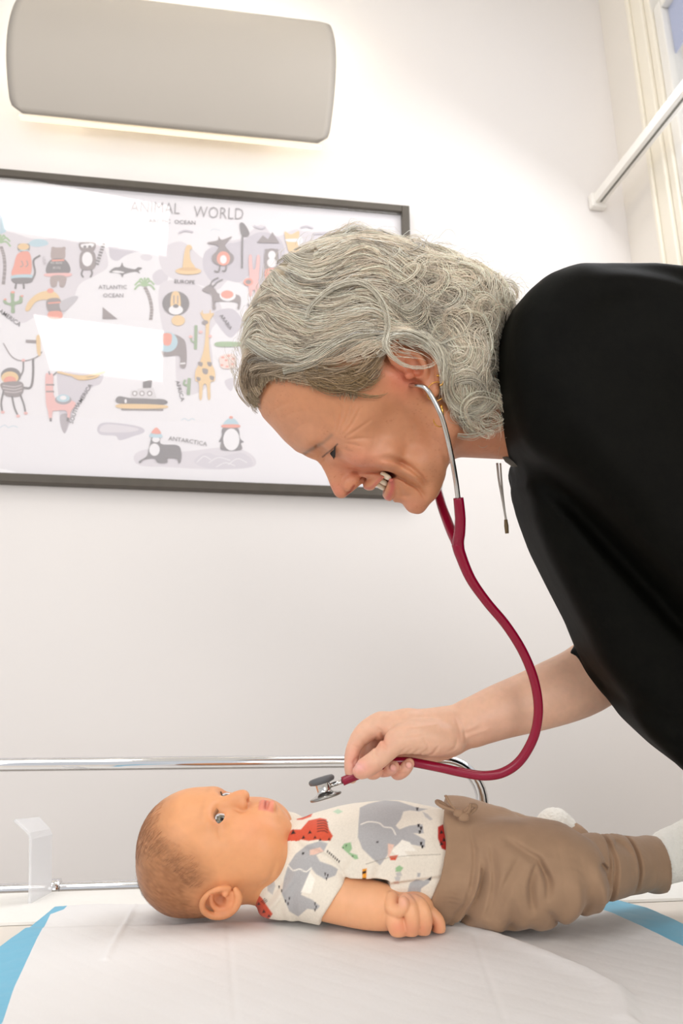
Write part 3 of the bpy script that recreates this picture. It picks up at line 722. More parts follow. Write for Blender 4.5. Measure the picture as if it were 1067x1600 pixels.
def stroke(col, uv, pts, wd, c, amt=1.0, mask=None, n=6):
    P = smooth_path(pts, n) if n else np.array(pts, float); d = np.full(len(uv), 1e9)
    lo = P.min(0) - 4 * wd; hi = P.max(0) + 4 * wd
    ix = np.where((uv[:, 0] > lo[0]) & (uv[:, 0] < hi[0]) & (uv[:, 1] > lo[1]) & (uv[:, 1] < hi[1]))[0]
    if len(ix) == 0: return
    u = uv[ix]; d = np.full(len(ix), 1e9)
    for a, b in zip(P[:-1], P[1:]):
        ab = b - a; t = np.clip(((u - a) @ ab) / (ab @ ab + 1e-9), 0, 1); q = u - a - t[:, None] * ab; d = np.minimum(d, (q ** 2).sum(1))
    w = np.exp(-d / (wd * wd)) * amt
    if mask is not None: w = w * mask[ix]
    col[ix] = col[ix] * (1 - w[:, None]) + lin(c) * w[:, None]
def table_cut(Sx, zz, k=3):
    sx = Sx.s0; sl = tuple([slice(None)] * 3); X = Sx.ax[0][:, None, None]; Y = Sx.ax[1][None, :, None]; Z = Sx.ax[2][None, None, :]
    wz = CAM[2] + (X - 533.5) * sx * CR[2] + (800 - Y) * sx * CU[2] + (Sx.D0 + Z * sx) * CF[2]
    d = (wz - zz) / sx; Sx.comb(sl, (-d).astype(np.float32), k, 'int')
ZPAD = TABLE + .0095
# ================================================================ the woman: head
DW = 0.68
HO = np.array([557.0, 588.0]); HU = np.array([-.848, -.53]); HF = np.array([-.53, .848])
HR = np.array([[HU[0], HU[1], 0], [HF[0], HF[1], 0], [0, 0, 1]])
def H(a, b, c=0.0): p = HO + HU * a + HF * b; return (p[0], p[1], -c)
def Hi(x, y): d = np.array([x, y]) - HO; return float(d @ HU), float(d @ HF)
m_skin = mat('skin_adult', (222, 170, 140), 0.42, spec=0.45, sss=0.22, sssr=(1.0, .35, .18), scale=0.0035, attr='Col',
             noise=(160, .035, 6), bump=[('noise', 420, .10, .0006), ('voronoi', 1400, .10, .0003)])
S = Sculpt((392, 432, -141.75), (812, 826, 141.75), 1.35, DW)
S.ell(H(5, -5), (135, 145, 116), HR, 0)
S.ell(H(48, 52), (76, 86, 88), HR, 24)
for c in (34,):
    S.ell(H(2, 112, c), (18, 26, 32), HR, 16)
S.ell(H(-78, 58), (72, 76, 74), HR, 24)
S.ell(H(-30, 60), (60, 78, 80), HR, 20)
S.cap(H(-42, 84, 74), H(-48, -5, 98), 20, 16, 22)
S.ell(H(-140, 62), (56, 62, 60), HR, 20)
S.cap(H(-75, -8, 84), H(-150, 4, 70), 24, 20, 22)
S.cap(H(-152, 8, 68), H(-186, 88, 24), 22, 18, 20)
S.ell(H(-124, 92), (40, 36, 46), HR, 16)
S.ell(H(-178, 104), (24, 26, 28), HR, 12)
S.ell(H(-160, 92), (26, 28, 34), HR, 14)
S.ell(H(-66, 94, 55), (33, 32, 33), HR, 12)          # raised smiling cheek
S.ell(H(-104, 84, 58), (24, 22, 24), HR, 16)
S.ell(H(-150, 74, 46), (26, 24, 22), HR, 14)         # jowl beside the chin
# eye socket and lids
S.ell(H(-20, 138, 46), (13, 13, 23), HR, 14, 'sub')
S.ell(H(-26, 105, 48), (20, 20, 22), HR, 4)
S.groove([H(-30, 128, 30), H(-33, 126, 42), H(-33, 120, 55), H(-28, 110, 66)], 1.6, 3.2)
S.groove([H(-9, 128, 32), H(-7, 126, 46), H(-8, 118, 60), H(-16, 104, 72)], 1.9, 2.4)
S.groove([H(-44, 125, 30), H(-48, 122, 44), H(-46, 112, 60)], 2.2, 1.6)
# nose
S.path([H(-4, 136), H(-24, 137), H(-48, 148), H(-70, 161)], [10, 8.5, 9.5, 12], 10, n=4)
S.ell(H(-75, 163), (12, 13, 14), HR, 7)
S.ell(H(-60, 138, 9), (22, 18, 12), HR, 10)
S.ell(H(-80, 145, 17), (12, 16, 10.5), HR, 4)
S.cap(H(-88, 158, 0), H(-92, 140, 0), 5, 6, 5)
S.ell(H(-93, 149, 13.5), (8, 9, 6.5), HR, 2, 'sub')
S.groove([H(-66, 146, 22), H(-70, 132, 28), H(-82, 126, 29), H(-92, 130, 26)], 1.9, 4.5)
# lips
S.path([H(-106, 138, 0), H(-109, 135, 12), H(-113, 124, 28), H(-121, 109, 43)], [6, 6.5, 5, 3], 6, n=5)
S.path([H(-138, 131, 0), H(-137, 128, 14), H(-133, 120, 29), H(-126, 109, 42)], [8, 8, 6.5, 3], 6, n=5)
S.groove([H(-97, 138, 3), H(-105, 141, 3)], 2.0, 0.8)
# mouth opening
S.path([H(-124, 134, 0), H(-124, 128, 16), H(-124, 120, 30), H(-123.5, 111, 41)], [10, 10, 7.5, 4], 2.5, 'sub', n=5)
S.groove([H(-158, 124, 0), H(-158, 120, 14), H(-152, 108, 28)], 5, 2.5)   # below the lower lip
# smile folds
for w_, d_, P_ in ((2.6, 9.0, [(549, 738), (566, 738), (588, 739), (606, 743), (624, 749), (640, 756), (654, 766), (663, 777)]),
                   (3.0, 6.5, [(590, 723), (606, 723), (624, 728), (641, 739), (654, 751), (664, 763)]),
                   (4.5, -4.5, [(578, 730), (600, 731), (622, 738), (642, 750), (656, 762)]),
                   (6.0, -3.0, [(560, 722), (584, 722), (600, 726)]),
                   (2.2, 2.4, [(611, 748), (619, 757), (630, 770), (640, 776)]),
                   (1.1, 2.6, [(529, 691), (534, 680), (541, 664), (545, 648)]), (1.1, 2.4, [(532, 693), (544, 680), (554, 665), (561, 652)]),
                   (1.1, 2.2, [(535, 695), (550, 686), (564, 677), (577, 668)]), (1.0, 2.0, [(536, 697), (550, 695.5), (566, 694), (582, 695)]),
                   (1.1, 2.2, [(526, 687), (530, 674), (533, 658), (531, 643)]), (1.0, 1.7, [(536, 700), (550, 703), (566, 707)]),
                   (1.1, 1.8, [(522, 685), (523, 671), (519, 656)]), (1.0, 1.5, [(538, 684), (543, 672), (551, 656), (553, 645)]),
                   (1.0, 1.5, [(531, 705), (542, 711), (552, 714)]), (1.2, 1.8, [(519, 714), (526, 716), (534, 712)]),
                   (1.1, 1.6, [(500, 728), (506, 722), (509, 716)]), (1.1, 1.6, [(496, 724), (499, 716), (504, 711)]),
                   (2.2, .7, [(430, 650), (446, 644), (470, 640)]), (1.8, .6, [(442, 664), (462, 656), (488, 654)]), (1.8, .6, [(456, 684), (474, 672), (496, 668)]),
                   (2.5, 2.0, [(668, 692), (684, 716), (694, 742)]), (3.0, 1.6, [(716, 672), (728, 696), (732, 722)]), (2.5, 1.4, [(744, 670), (752, 694), (756, 718)])):
    S.groove2(P_, w_, d_, -137, 0)
# ear
S.poly([(604, 590), (599, 574), (610, 560), (634, 560), (654, 574), (666, 596), (668, 622), (662, 636), (652, 632), (646, 618), (622, 606)], -124, -100, 5, 4)
S.path([(622, 602, -116), (606, 590, -122), (600, 574, -127), (612, 561, -130), (634, 560, -131), (655, 575, -132), (666, 597, -131), (667, 618, -126)], [4, 4.5, 5, 5, 5, 5, 5, 4.5], 2.5, n=4)
S.ell((661, 630, -121), (9, 11, 6.5), None, 4)
S.ell((636, 594, -128), (17, 15, 10), None, 3, 'sub')
S.path([(616, 577, -122), (636, 580, -124), (648, 596, -125), (650, 612, -122)], [3.5, 4, 4.5, 4], 3, n=4)
S.ell((638, 604, -124), (9, 8, 12), None, 2, 'sub')
S.ell((628, 610, -121), (7, 6, 6), None, 3)
S.groove2([(608, 582), (614, 570), (634, 569), (650, 582), (657, 600)], 2.2, 3.2, -137, -118)
S.mirror()
# neck
S.cap((672, 632, 0), (800, 634, 0), 80, 84, 26)
S.cap((665, 660, -52), (795, 700, -18), 15, 14, 12)
S.blur(1)
HEADF_ = S
V, Fq = S.surf()
# fit the profile of the face exactly: shift along the facing direction near the midline
prof = [(399, 632), (404, 641), (411, 654), (425, 668), (444, 689), (462, 705), (479, 714), (495, 720), (501, 727), (507, 738), (514, 755), (518, 765), (523, 774), (530, 779), (537, 779.5),
        (547, 773), (556, 762), (560, 758.5), (568, 763), (576, 766.5), (582, 765), (590, 763), (599, 773), (601, 780), (608, 784), (620, 785.5), (628, 786.5), (633, 794), (640, 801),
        (651.5, 804.7), (663, 803), (674, 794), (681, 784)]
ab = np.array([Hi(*p) for p in prof]); o_ = np.argsort(ab[:, 0]); ab = ab[o_]
d2 = V[:, :2] - HO; va = d2 @ HU; vb = d2 @ HF
bins = np.arange(-215, 125, 2.0); mx = np.full(len(bins), np.nan)
for i, a0 in enumerate(bins):
    k = (np.abs(va - a0) < 1.6) & (np.abs(V[:, 2]) < 45) & (vb > 20)
    if k.any(): mx[i] = vb[k].max()
ok = ~np.isnan(mx); tgt = np.interp(bins, ab[:, 0], ab[:, 1]); dlt = np.where(ok, tgt - np.where(ok, mx, 0), 0)
dlt[(bins < ab[0, 0]) | (bins > ab[-1, 0])] = 0
dlt[np.abs(bins + 124) < 11] = np.interp(bins[np.abs(bins + 124) < 11], [-136, -112], [dlt[np.argmin(abs(bins + 136))], dlt[np.argmin(abs(bins + 112))]])
dlt = np.clip(dlt, -14, 14); dl = np.convolve(np.pad(dlt, 2, 'edge'), [.1, .2, .4, .2, .1], 'valid')
wc = np.interp(va, [-215, -160, -110, -95, -20, 0, 110], [26, 30, 24, 12, 12, 34, 70])
V[:, :2] += (np.interp(va, bins, dl, 0, 0) * np.exp(-(V[:, 2] / wc) ** 2) * sstep(vb, 20, 100))[:, None] * HF
print('profile fit', np.nanmax(np.abs(dlt)), dlt.round(0)[::6])
V = relax(V, Fq, 1, .4)
uv = proj(V); n_ = len(V); near = (V[:, 2] < 5).astype(float)
col = np.tile(lin((205, 143, 105)), (n_, 1))
for c0, r0, cc, am in (((560, 725), (44, 26), (222, 138, 118), .55), ((524, 768), (20, 16), (216, 130, 112), .5), ((455, 672), (50, 32), (216, 156, 126), .5),
                       ((640, 790), (30, 16), (218, 145, 122), .4), ((632, 590), (34, 30), (206, 112, 88), .7), ((600, 690), (50, 40), (208, 150, 118), .4),
                       ((700, 700), (40, 40), (205, 145, 118), .4), ((760, 690), (50, 40), (206, 140, 112), .5), ((520, 690), (24, 14), (212, 150, 122), .35)):
    blob(col, uv, c0, r0, cc, am)
fr = np.array([vnoise(V, 5.0, 3), vnoise(V, 2.4, 5)]); sp = sstep(fr[1], .74, .9) * sstep(vnoise(V, 22, 9), .35, .7)
col = col * (1 - .30 * sp[:, None] * np.array([.5, .8, 1.0]))
# lips, brow, crease colour
a_ = va; b_ = vb
for P_, wd, cc, am in (([(562, 759.5), (570, 763), (580, 762), (590, 752), (600, 743)], 2.0, (205, 112, 104), .7), ([(601, 781), (606, 778), (611, 768), (613, 758), (610, 747)], 4.2, (208, 108, 104), .8),
                       ([(473, 711), (482, 705), (496, 697), (508, 689), (518, 680)], 3.2, (150, 116, 92), .55), ([(476, 709), (486, 702), (498, 695)], 2.2, (120, 92, 72), .45),
                       ([(504, 714), (511, 708), (519, 702), (527, 694)], 1.3, (64, 40, 32), .8), ([(542, 773), (547, 768), (553, 759)], 2.2, (150, 50, 40), .75)):
    stroke(col, uv, P_, wd, cc, am)
inner = np.exp(-((va + 124) / 9) ** 2) * (np.abs(V[:, 2]) < 44) * sstep(uv[:, 0], 575, 590) * sstep(-vb, -126, -112)
col = col * (1 - inner[:, None]) + lin((120, 40, 38)) * inner[:, None]
me = mesh_fast('woman_body', px2w(V, DW), Fq, col)
woman = link('woman', me, m_skin)
woman.name = 'person'
tag(woman, 'grey-haired smiling woman in a black top bending over the baby', 'person')
HEADV, HEADF = V, Fq
# teeth
m_teeth = mat('teeth', (238, 226, 200), 0.18, spec=0.6, sss=.2, scale=.002)
parts = []
def ellv(c, r, R=None, nu=14, nv=9):
    Vv = []
    for i in range(nv + 1):
        th = math.pi * i / nv
        for j in range(nu):
            ph = 2 * math.pi * j / nu; d = np.array([math.sin(th) * math.cos(ph), math.sin(th) * math.sin(ph), math.cos(th)])
            d = np.sign(d) * np.abs(d) ** .72 * np.array(r)
            Vv.append(np.array(c) + (np.array(R).T @ d if R is not None else d))
    Ff = [(i * nu + j, (i + 1) * nu + j, (i + 1) * nu + (j + 1) % nu, i * nu + (j + 1) % nu) for i in range(nv) for j in range(nu)]
    return Vv, Ff
for sd in (-1, 1):
    for t in (8, 23, 36):
        x = t / 44; bq = 127 - 17 * x * x - 6 * x; parts.append(ellv(H(-121 + 1 * x, bq, sd * t), (11.5 - 2.5 * x, 4.5, 7.9 - 1.2 * x), HR))
Vt, Ft = join_vf(parts)
th_ = link('teeth', mesh_np('teeth', px2w(np.array(Vt), DW), Ft), m_teeth, woman)
# eyelashes
m_lash = mat('eyelash', (28, 20, 16), .6)
parts = []
for i in range(26):
    t = i / 25; base = np.array(H(-31.5 + 3 * abs(t - .4), 126 - 16 * t * t, 34 + 32 * t)); dirn = np.array(H(-31.5 - 9, 126 + 6 + 3 * t - 9 * t, 34 + 32 * t + 4 * t)) - base
    P = [base, base + dirn * .5 + np.array([0, .5, 0]), base + dirn * (.95 + .2 * random.random())]
    parts.append(tube_vf(px2w(np.array(P), DW), [.00042, .00032, .0001], 4))
Vt, Ft = join_vf(parts); link('eyelashes', mesh_np('lashes', Vt, Ft), m_lash, woman)
# ================================================================ the woman: hair
m_hair = bpy.data.materials.new('grey_hair'); m_hair.use_nodes = True
_b = m_hair.node_tree.nodes['Principled BSDF']; _a = m_hair.node_tree.nodes.new('ShaderNodeAttribute'); _a.attribute_name = 'Col'
m_hair.node_tree.links.new(_a.outputs['Color'], _b.inputs['Base Color'])
_t = m_hair.node_tree.nodes.new('ShaderNodeBsdfTranslucent'); _m = m_hair.node_tree.nodes.new('ShaderNodeMixShader'); _m.inputs[0].default_value = .06
m_hair.node_tree.links.new(_a.outputs['Color'], _t.inputs[0]); m_hair.node_tree.links.new(_b.outputs[0], _m.inputs[1]); m_hair.node_tree.links.new(_t.outputs[0], _m.inputs[2]); m_hair.node_tree.links.new(_m.outputs[0], m_hair.node_tree.nodes['Material Output'].inputs[0])
_b.inputs['Roughness'].default_value = .36; _b.inputs['Specular IOR Level'].default_value = .5; _b.inputs['Sheen Weight'].default_value = 0.15
HS = Sculpt((350, 350, -160), (840, 720, 160), 3.0, DW)
HS.ell((540, 512, 0), (150, 128, 116), None, 0)
HS.ell((470, 545, 0), (92, 98, 104), None, 20)
HS.ell((600, 470, 0), (110, 84, 100), None, 20)
HS.ell((700, 500, 0), (95, 82, 108), None, 24)
HS.ell((708, 590, 0), (66, 90, 116), None, 24)
HS.ell((412, 592, 0), (34, 42, 60), None, 14)
FACE = [(370, 700), (396, 650), (405, 640), (414, 616), (432, 606), (456, 612), (490, 621), (520, 630), (556, 640), (590, 644), (612, 634), (622, 618), (606, 604), (596, 586), (598, 566), (616, 554),
        (642, 556), (662, 572), (672, 600), (678, 630), (688, 660), (704, 684), (740, 692), (772, 688), (800, 690), (800, 900), (370, 900)]
HS.poly([(x, y + 2) for x, y in FACE], -200, 200, 3, 6, 'sub')
HS.blur(2)
Vh, Fh = HS.surf()
nzz = vnoise(Vh, 16, 2)
ch = lin((184, 166, 138))[None] * (0.75 + .5 * nzz[:, None])
# near-surface depth map
Fg = HS.F; thr = 5.0; first = (Fg < thr).argmax(2); anyc = (Fg < thr).any(2)
Wmap = np.where(anyc, HS.ax[2][first], 0.0)
_hf = HEADF_.F < 3.0; _f1 = _hf.argmax(2); _an = _hf.any(2)
_ix = np.clip(((HS.ax[0] - HEADF_.ax[0][0]) / HEADF_.h).round().astype(int), 0, _an.shape[0] - 1); _iy = np.clip(((HS.ax[1] - HEADF_.ax[1][0]) / HEADF_.h).round().astype(int), 0, _an.shape[1] - 1)
_in = ((HS.ax[0] >= HEADF_.ax[0][0]) & (HS.ax[0] <= HEADF_.ax[0][-1]))[:, None] & ((HS.ax[1] >= HEADF_.ax[1][0]) & (HS.ax[1] <= HEADF_.ax[1][-1]))[None]
_hw = HEADF_.ax[2][_f1[np.ix_(_ix, _iy)]]; _ha = _an[np.ix_(_ix, _iy)] & _in
Wmap = np.where(_ha, np.minimum(Wmap, _hw - 2), Wmap); anyc = anyc | _ha
for _ in range(60):  # spread outward so that fly-away hair has a depth too
    W2 = Wmap.copy(); sm = np.zeros_like(Wmap); ct = np.zeros_like(Wmap)
    for dx_, dy_ in ((1, 0), (-1, 0), (0, 1), (0, -1)):
        sm += np.roll(np.roll(Wmap, dx_, 0), dy_, 1); ct += 1
    Wmap = np.where(anyc, np.minimum(Wmap, Wmap * .7 + .3 * sm / ct), sm / ct)
hx0, hy0 = HS.ax[0][0], HS.ax[1][0]
def wsurf(x, y):
    i = np.clip((x - hx0) / 3.0, 0, Wmap.shape[0] - 1.001); j = np.clip((y - hy0) / 3.0, 0, Wmap.shape[1] - 1.001)
    a, b = i.astype(int), j.astype(int); u, v = i - a, j - b
    return (Wmap[a, b] * (1 - u) + Wmap[a + 1, b] * u) * (1 - v) + (Wmap[a, b + 1] * (1 - u) + Wmap[a + 1, b + 1] * u) * v
GUIDES = [
    [(394, 551), (416, 569), (439, 583), (468, 589), (495, 580), (529, 558), (562, 547), (598, 547), (650, 560)],
    [(382, 560), (398, 585), (425, 597), (455, 600), (490, 592), (530, 572), (570, 558), (600, 556)],
    [(434, 454), (445, 480), (470, 500), (500, 508), (530, 500), (560, 498), (590, 510), (620, 540), (660, 570)],
    [(405, 499), (425, 525), (458, 548), (500, 560), (540, 552), (580, 543), (620, 545)],
    [(450, 416), (466, 439), (486, 450), (506, 450), (524, 434), (551, 418), (574, 421), (590, 440), (620, 470), (660, 500)],
    [(425, 440), (440, 462), (468, 478), (505, 482), (540, 470), (575, 458), (610, 470), (640, 500)],
    [(440, 430), (470, 402), (499, 391), (531, 378), (562, 368), (594, 376), (640, 386), (690, 394), (730, 412), (760, 440)],
    [(460, 420), (490, 408), (530, 398), (565, 390), (600, 400), (640, 415), (690, 425), (730, 440), (780, 460), (806, 500)],
    [(412, 596), (450, 594), (486, 599), (517, 596), (551, 578), (585, 568)],
    [(440, 604), (470, 606), (499, 612), (522, 621), (551, 619), (576, 601), (592, 574)],
    [(520, 628), (550, 634), (564, 641), (587, 643), (611, 631), (630, 617)],
    [(403, 642), (388, 622), (380, 602), (386, 580), (398, 560)],
    [(404, 628), (398, 608), (404, 592), (424, 588), (450, 590)],
    [(378, 590), (374, 566), (382, 536), (398, 506), (420, 480)],
    [(600, 460), (640, 470), (680, 490), (720, 530), (740, 580), (745, 630), (730, 670)],
    [(640, 540), (670, 560), (688, 590), (700, 630), (712, 660), (740, 682), (770, 682)],
    [(700, 450), (745, 470), (775, 500), (785, 540), (775, 600), (765, 650)],
]
gp, gt = [], []
for g in GUIDES:
    P = smooth_path(g, 8); T = np.gradient(P, axis=0); T /= np.linalg.norm(T, axis=1)[:, None]; gp.append(P); gt.append(T)
gp = np.concatenate(gp); gt = np.concatenate(gt)
def flow(p, sg=11.0):
    d = ((gp - p) ** 2).sum(1); w = np.exp(-d / (2 * sg * sg)) + 1e-7 / (1 + d) ** .5; v = (gt * w[:, None]).sum(0); return v / (np.linalg.norm(v) + 1e-9)
HAIROUT = [(404, 648), (385, 634), (373, 606), (369, 575), (376, 540), (390, 502), (402, 468), (420, 438), (446, 410), (480, 391), (520, 374), (560, 366), (600, 377), (640, 384), (680, 392), (718, 405), (745, 424), (770, 440), (800, 446), (812, 475), (800, 560), (790, 640), (776, 686),
           (740, 692), (708, 682), (692, 656), (682, 630), (674, 590), (652, 556), (620, 548), (600, 566), (590, 600), (560, 634), (520, 628), (480, 617), (440, 604), (416, 614)]
HO_ = np.array(HAIROUT, float)
P_list, R_list, C_list = [], [], []
NP_ = 22
def hair_col(x, y, base=None):
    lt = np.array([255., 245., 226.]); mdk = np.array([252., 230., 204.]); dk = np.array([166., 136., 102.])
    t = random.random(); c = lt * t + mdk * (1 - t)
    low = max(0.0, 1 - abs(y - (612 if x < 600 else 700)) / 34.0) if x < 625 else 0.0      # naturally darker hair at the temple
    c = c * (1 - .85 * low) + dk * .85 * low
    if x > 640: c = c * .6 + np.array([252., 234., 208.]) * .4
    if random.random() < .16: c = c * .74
    return c
def add_lock(path, n, spread, depth, col, rad=.36, layer=0.0, tipconv=.35, frizz=1.6, side=-1, w0=None):
    path = np.asarray(path, float); m = len(path); t = np.linspace(0, 1, m)
    idx = np.linspace(0, m - 1, NP_); P = np.stack([np.interp(idx, np.arange(m), path[:, k]) for k in range(path.shape[1])], 1)
    tt = np.linspace(0, 1, NP_); T = np.gradient(P[:, :2], axis=0); T /= np.linalg.norm(T, axis=1)[:, None] + 1e-9; Nn = np.stack([-T[:, 1], T[:, 0]], 1)
    prof = (1 - (1 - tipconv) * tt ** 2) * (0.55 + .45 * np.sin(math.pi * np.clip(tt * 1.2, 0, 1)))
    for _ in range(n):
        o = random.gauss(0, .5) * spread; dw = random.gauss(0, .5) * depth; ph = random.uniform(0, 6.28); fr_ = random.uniform(1, 3)
        fz = frizz * random.uniform(.2, 1) * np.sin(ph + fr_ * 6.28 * tt); cut = random.uniform(.72, 1.0)
        q = tt * cut; pb = np.stack([np.interp(q, tt, P[:, k]) for k in range(P.shape[1])], 1); nb = np.stack([np.interp(q, tt, Nn[:, k]) for k in range(2)], 1); pr = np.interp(q, tt, prof)
        xy = pb[:, :2] + nb * (o * pr + fz * tt)[:, None]
        wb = wsurf(xy[:, 0], xy[:, 1]) if w0 is None else w0
        extra = pb[:, 2] if P.shape[1] > 2 else 0
        w = wb + layer + dw * pr + extra + 1.2 * np.cos(ph + fr_ * 5 * tt)
        P_list.append(np.stack([xy[:, 0], xy[:, 1], side * -1 * w], 1) if side == -1 else np.stack([xy[:, 0], xy[:, 1], -w], 1))
        R_list.append(rad * random.uniform(.7, 1.15) * (1 - .75 * tt ** 3)); cc = np.clip(col * random.uniform(.86, 1.12), 0, 254); C_list.append(lin(cc))
def trace(p, L, wob=5.0, lam=70.0):
    p = np.array(p, float); out = [p.copy()]; ph = random.uniform(0, 6.28); k = int(L / 5); prev = None
    for i in range(k):
        v = flow(p)
        if prev is not None: v = v * .6 + prev * .4
        v /= np.linalg.norm(v); prev = v; nrm = np.array([-v[1], v[0]])
        p = p + 5 * v + nrm * wob * .4 * math.cos(ph + i * 5 / lam * 6.28) * .6
        out.append(p.copy())
    return np.array(out)
def inside(p): return poly_sd(HO_, np.array([p[0]]), np.array([p[1]]))[0]
random.seed(11)
# under layer and main waves
cnt = 0
for side in (-1, 1):
    for i in range(520 if side < 0 else 200):
        for _ in range(20):
            p = (random.uniform(368, 700), random.uniform(366, 645))
            if inside(p) < -1: break
        L = random.uniform(60, 150); tr = trace(p, L, random.uniform(2, 7), random.uniform(50, 90))
        # stop where the lock would leave the hair
        sd = poly_sd(HO_, tr[:, 0], tr[:, 1]); bad = np.where(sd > 2)[0]
        if len(bad): tr = tr[:max(bad[0], 1)]
        if len(tr) < 6: continue
        lay = random.uniform(-7, 4); ed = float(np.interp(-inside(p), [0, 20], [.3, 1]))
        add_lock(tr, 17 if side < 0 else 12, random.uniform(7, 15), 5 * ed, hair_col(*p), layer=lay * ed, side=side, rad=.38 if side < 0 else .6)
    # curls at the back of the head
    for i in range(250 if side < 0 else 110):
        for _ in range(20):
            p = (random.uniform(610, 806), random.uniform(395, 690))
            if inside(p) < -8: break
        r = random.uniform(11, 33); turns = random.uniform(.4, 1.15); ph0 = random.uniform(0, 6.28); sg = random.choice((-1, 1)); m = 26; t = np.linspace(0, 1, m)
        v = flow(np.array(p)); dr = v * random.uniform(10, 55); ph = ph0 + sg * turns * 6.28 * t; el = random.uniform(.5, 1); ea = random.uniform(0, 3.14)
        cx, cy = r * np.cos(ph), r * el * np.sin(ph); x = p[0] + dr[0] * t + cx * math.cos(ea) - cy * math.sin(ea); y = p[1] + dr[1] * t + cx * math.sin(ea) + cy * math.cos(ea)
        sd = poly_sd(HO_, x, y)
        if (sd > 4).mean() > .12: continue
        lay = random.uniform(-10, 4)
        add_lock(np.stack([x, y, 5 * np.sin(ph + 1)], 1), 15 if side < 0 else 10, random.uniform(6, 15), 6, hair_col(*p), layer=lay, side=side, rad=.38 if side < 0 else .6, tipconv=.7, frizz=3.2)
LT = np.array([255., 246., 224.])
HERO = [([(486, 531), (490, 517), (504, 504), (526, 488), (558, 481), (580, 495), (594, 517), (598, 544), (592, 567), (597, 584), (618, 599), (642, 604), (660, 600), (668, 590)], 30, 5, -9),
        ([(394, 551), (416, 569), (439, 583), (468, 589), (495, 580), (529, 558), (562, 547), (598, 547)], 34, 10, -6),
        ([(450, 600), (486, 592), (520, 572), (556, 556), (592, 553)], 26, 8, -6),
        ([(450, 416), (466, 439), (486, 450), (506, 450), (524, 434), (551, 418), (574, 421), (585, 436), (606, 446)], 44, 12, -5),
        ([(430, 450), (446, 478), (470, 496), (500, 503), (526, 498), (545, 486)], 30, 10, -5),
        ([(600, 505), (626, 518), (640, 510), (660, 488), (676, 486)], 22, 6, -8),
        ([(632, 556), (660, 566), (690, 556), (712, 553), (728, 562), (716, 572), (694, 572), (672, 562), (656, 546)], 12, 3, -9),
        ([(652, 500), (656, 530), (668, 552), (690, 566)], 16, 5, -8), ([(600, 440), (604, 466), (612, 490)], 10, 3, -7),
        ([(655, 548), (668, 570), (676, 596), (676, 622), (686, 645), (704, 660), (730, 664)], 24, 5, -10),
        ([(690, 622), (712, 618), (730, 628), (738, 644), (722, 655), (700, 652), (684, 638)], 18, 4, -9),
        ([(700, 668), (726, 662), (748, 650), (760, 630)], 16, 5, -7), ([(590, 372), (620, 384), (640, 386), (672, 392), (700, 394), (724, 404), (736, 420)], 14, 4, 0),
        ([(740, 470), (760, 456), (790, 442), (806, 450), (812, 478)], 14, 4, 0), ([(650, 560), (640, 530), (648, 505), (668, 492), (690, 505), (694, 530), (682, 548)], 14, 4, -8),
        ([(590, 566), (606, 560), (630, 562), (652, 574), (664, 590), (672, 612)], 30, 14, -4), ([(584, 556), (600, 572), (620, 580), (650, 590)], 14, 12, -4),
        ([(586, 552), (612, 552), (640, 560), (660, 578), (672, 606), (680, 640)], 30, 12, -6), ([(600, 540), (640, 546), (668, 568), (684, 600), (690, 640), (700, 670)], 40, 16, -6),
        ([(596, 560), (620, 558), (648, 568), (664, 590), (672, 620), (670, 650)], 10, 6, -6), ([(668, 590), (676, 610), (680, 636), (690, 656)], 24, 8, -6), ([(612, 566), (640, 572), (660, 584), (668, 604)], 12, 6, -4),
        ([(712, 500), (722, 478), (742, 478), (752, 500), (742, 520), (722, 524)], 14, 4, -7), ([(700, 690), (724, 690), (752, 680), (776, 668)], 14, 5, -3)]
for k in range(34):      # loose curls along the top and back outline
    a = random.choice([(600, 384), (640, 392), (680, 402), (715, 414), (740, 436), (770, 450), (796, 470), (660, 400), (700, 410), (560, 376), (520, 384)]); r = random.uniform(8, 18); ph0 = random.uniform(0, 6.28); m = 22; t = np.linspace(0, 1, m); ph = ph0 + random.choice((-1, 1)) * random.uniform(3, 7) * t
    HERO.append(([(a[0] + random.uniform(-14, 14) + dx_, a[1] + random.uniform(-2, 6) + dy_) for dx_, dy_ in [(0, 0)]][0], None, r, ph, t))
for P_, n, sp_, lay, *_r in HERO:
    if n is None:
        x = P_[0] + sp_ * np.cos(lay) + 26 * _r[0] - 13; y = P_[1] + .6 * sp_ * np.sin(lay) + 8 * _r[0]
        add_lock(np.stack([x, y], 1), random.randint(4, 9), 3, 8, LT * random.uniform(.92, 1), layer=random.uniform(0, 70), rad=.4, tipconv=.6, frizz=1.5); continue
    for _q in range(n):
        add_lock(smooth_path(P_, 5), 1, sp_ * 1.3, 4, LT * random.uniform(.78, 1), layer=lay, rad=.42, tipconv=.5, frizz=1.6)
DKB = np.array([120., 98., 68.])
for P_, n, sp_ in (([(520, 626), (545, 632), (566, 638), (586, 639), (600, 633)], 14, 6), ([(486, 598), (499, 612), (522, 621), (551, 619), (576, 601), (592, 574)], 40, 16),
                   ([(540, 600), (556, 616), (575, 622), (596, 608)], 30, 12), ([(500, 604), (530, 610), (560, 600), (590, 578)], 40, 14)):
    add_lock(smooth_path(P_, 5), n, sp_, 3, DKB * 1.25, layer=-3, rad=.4)
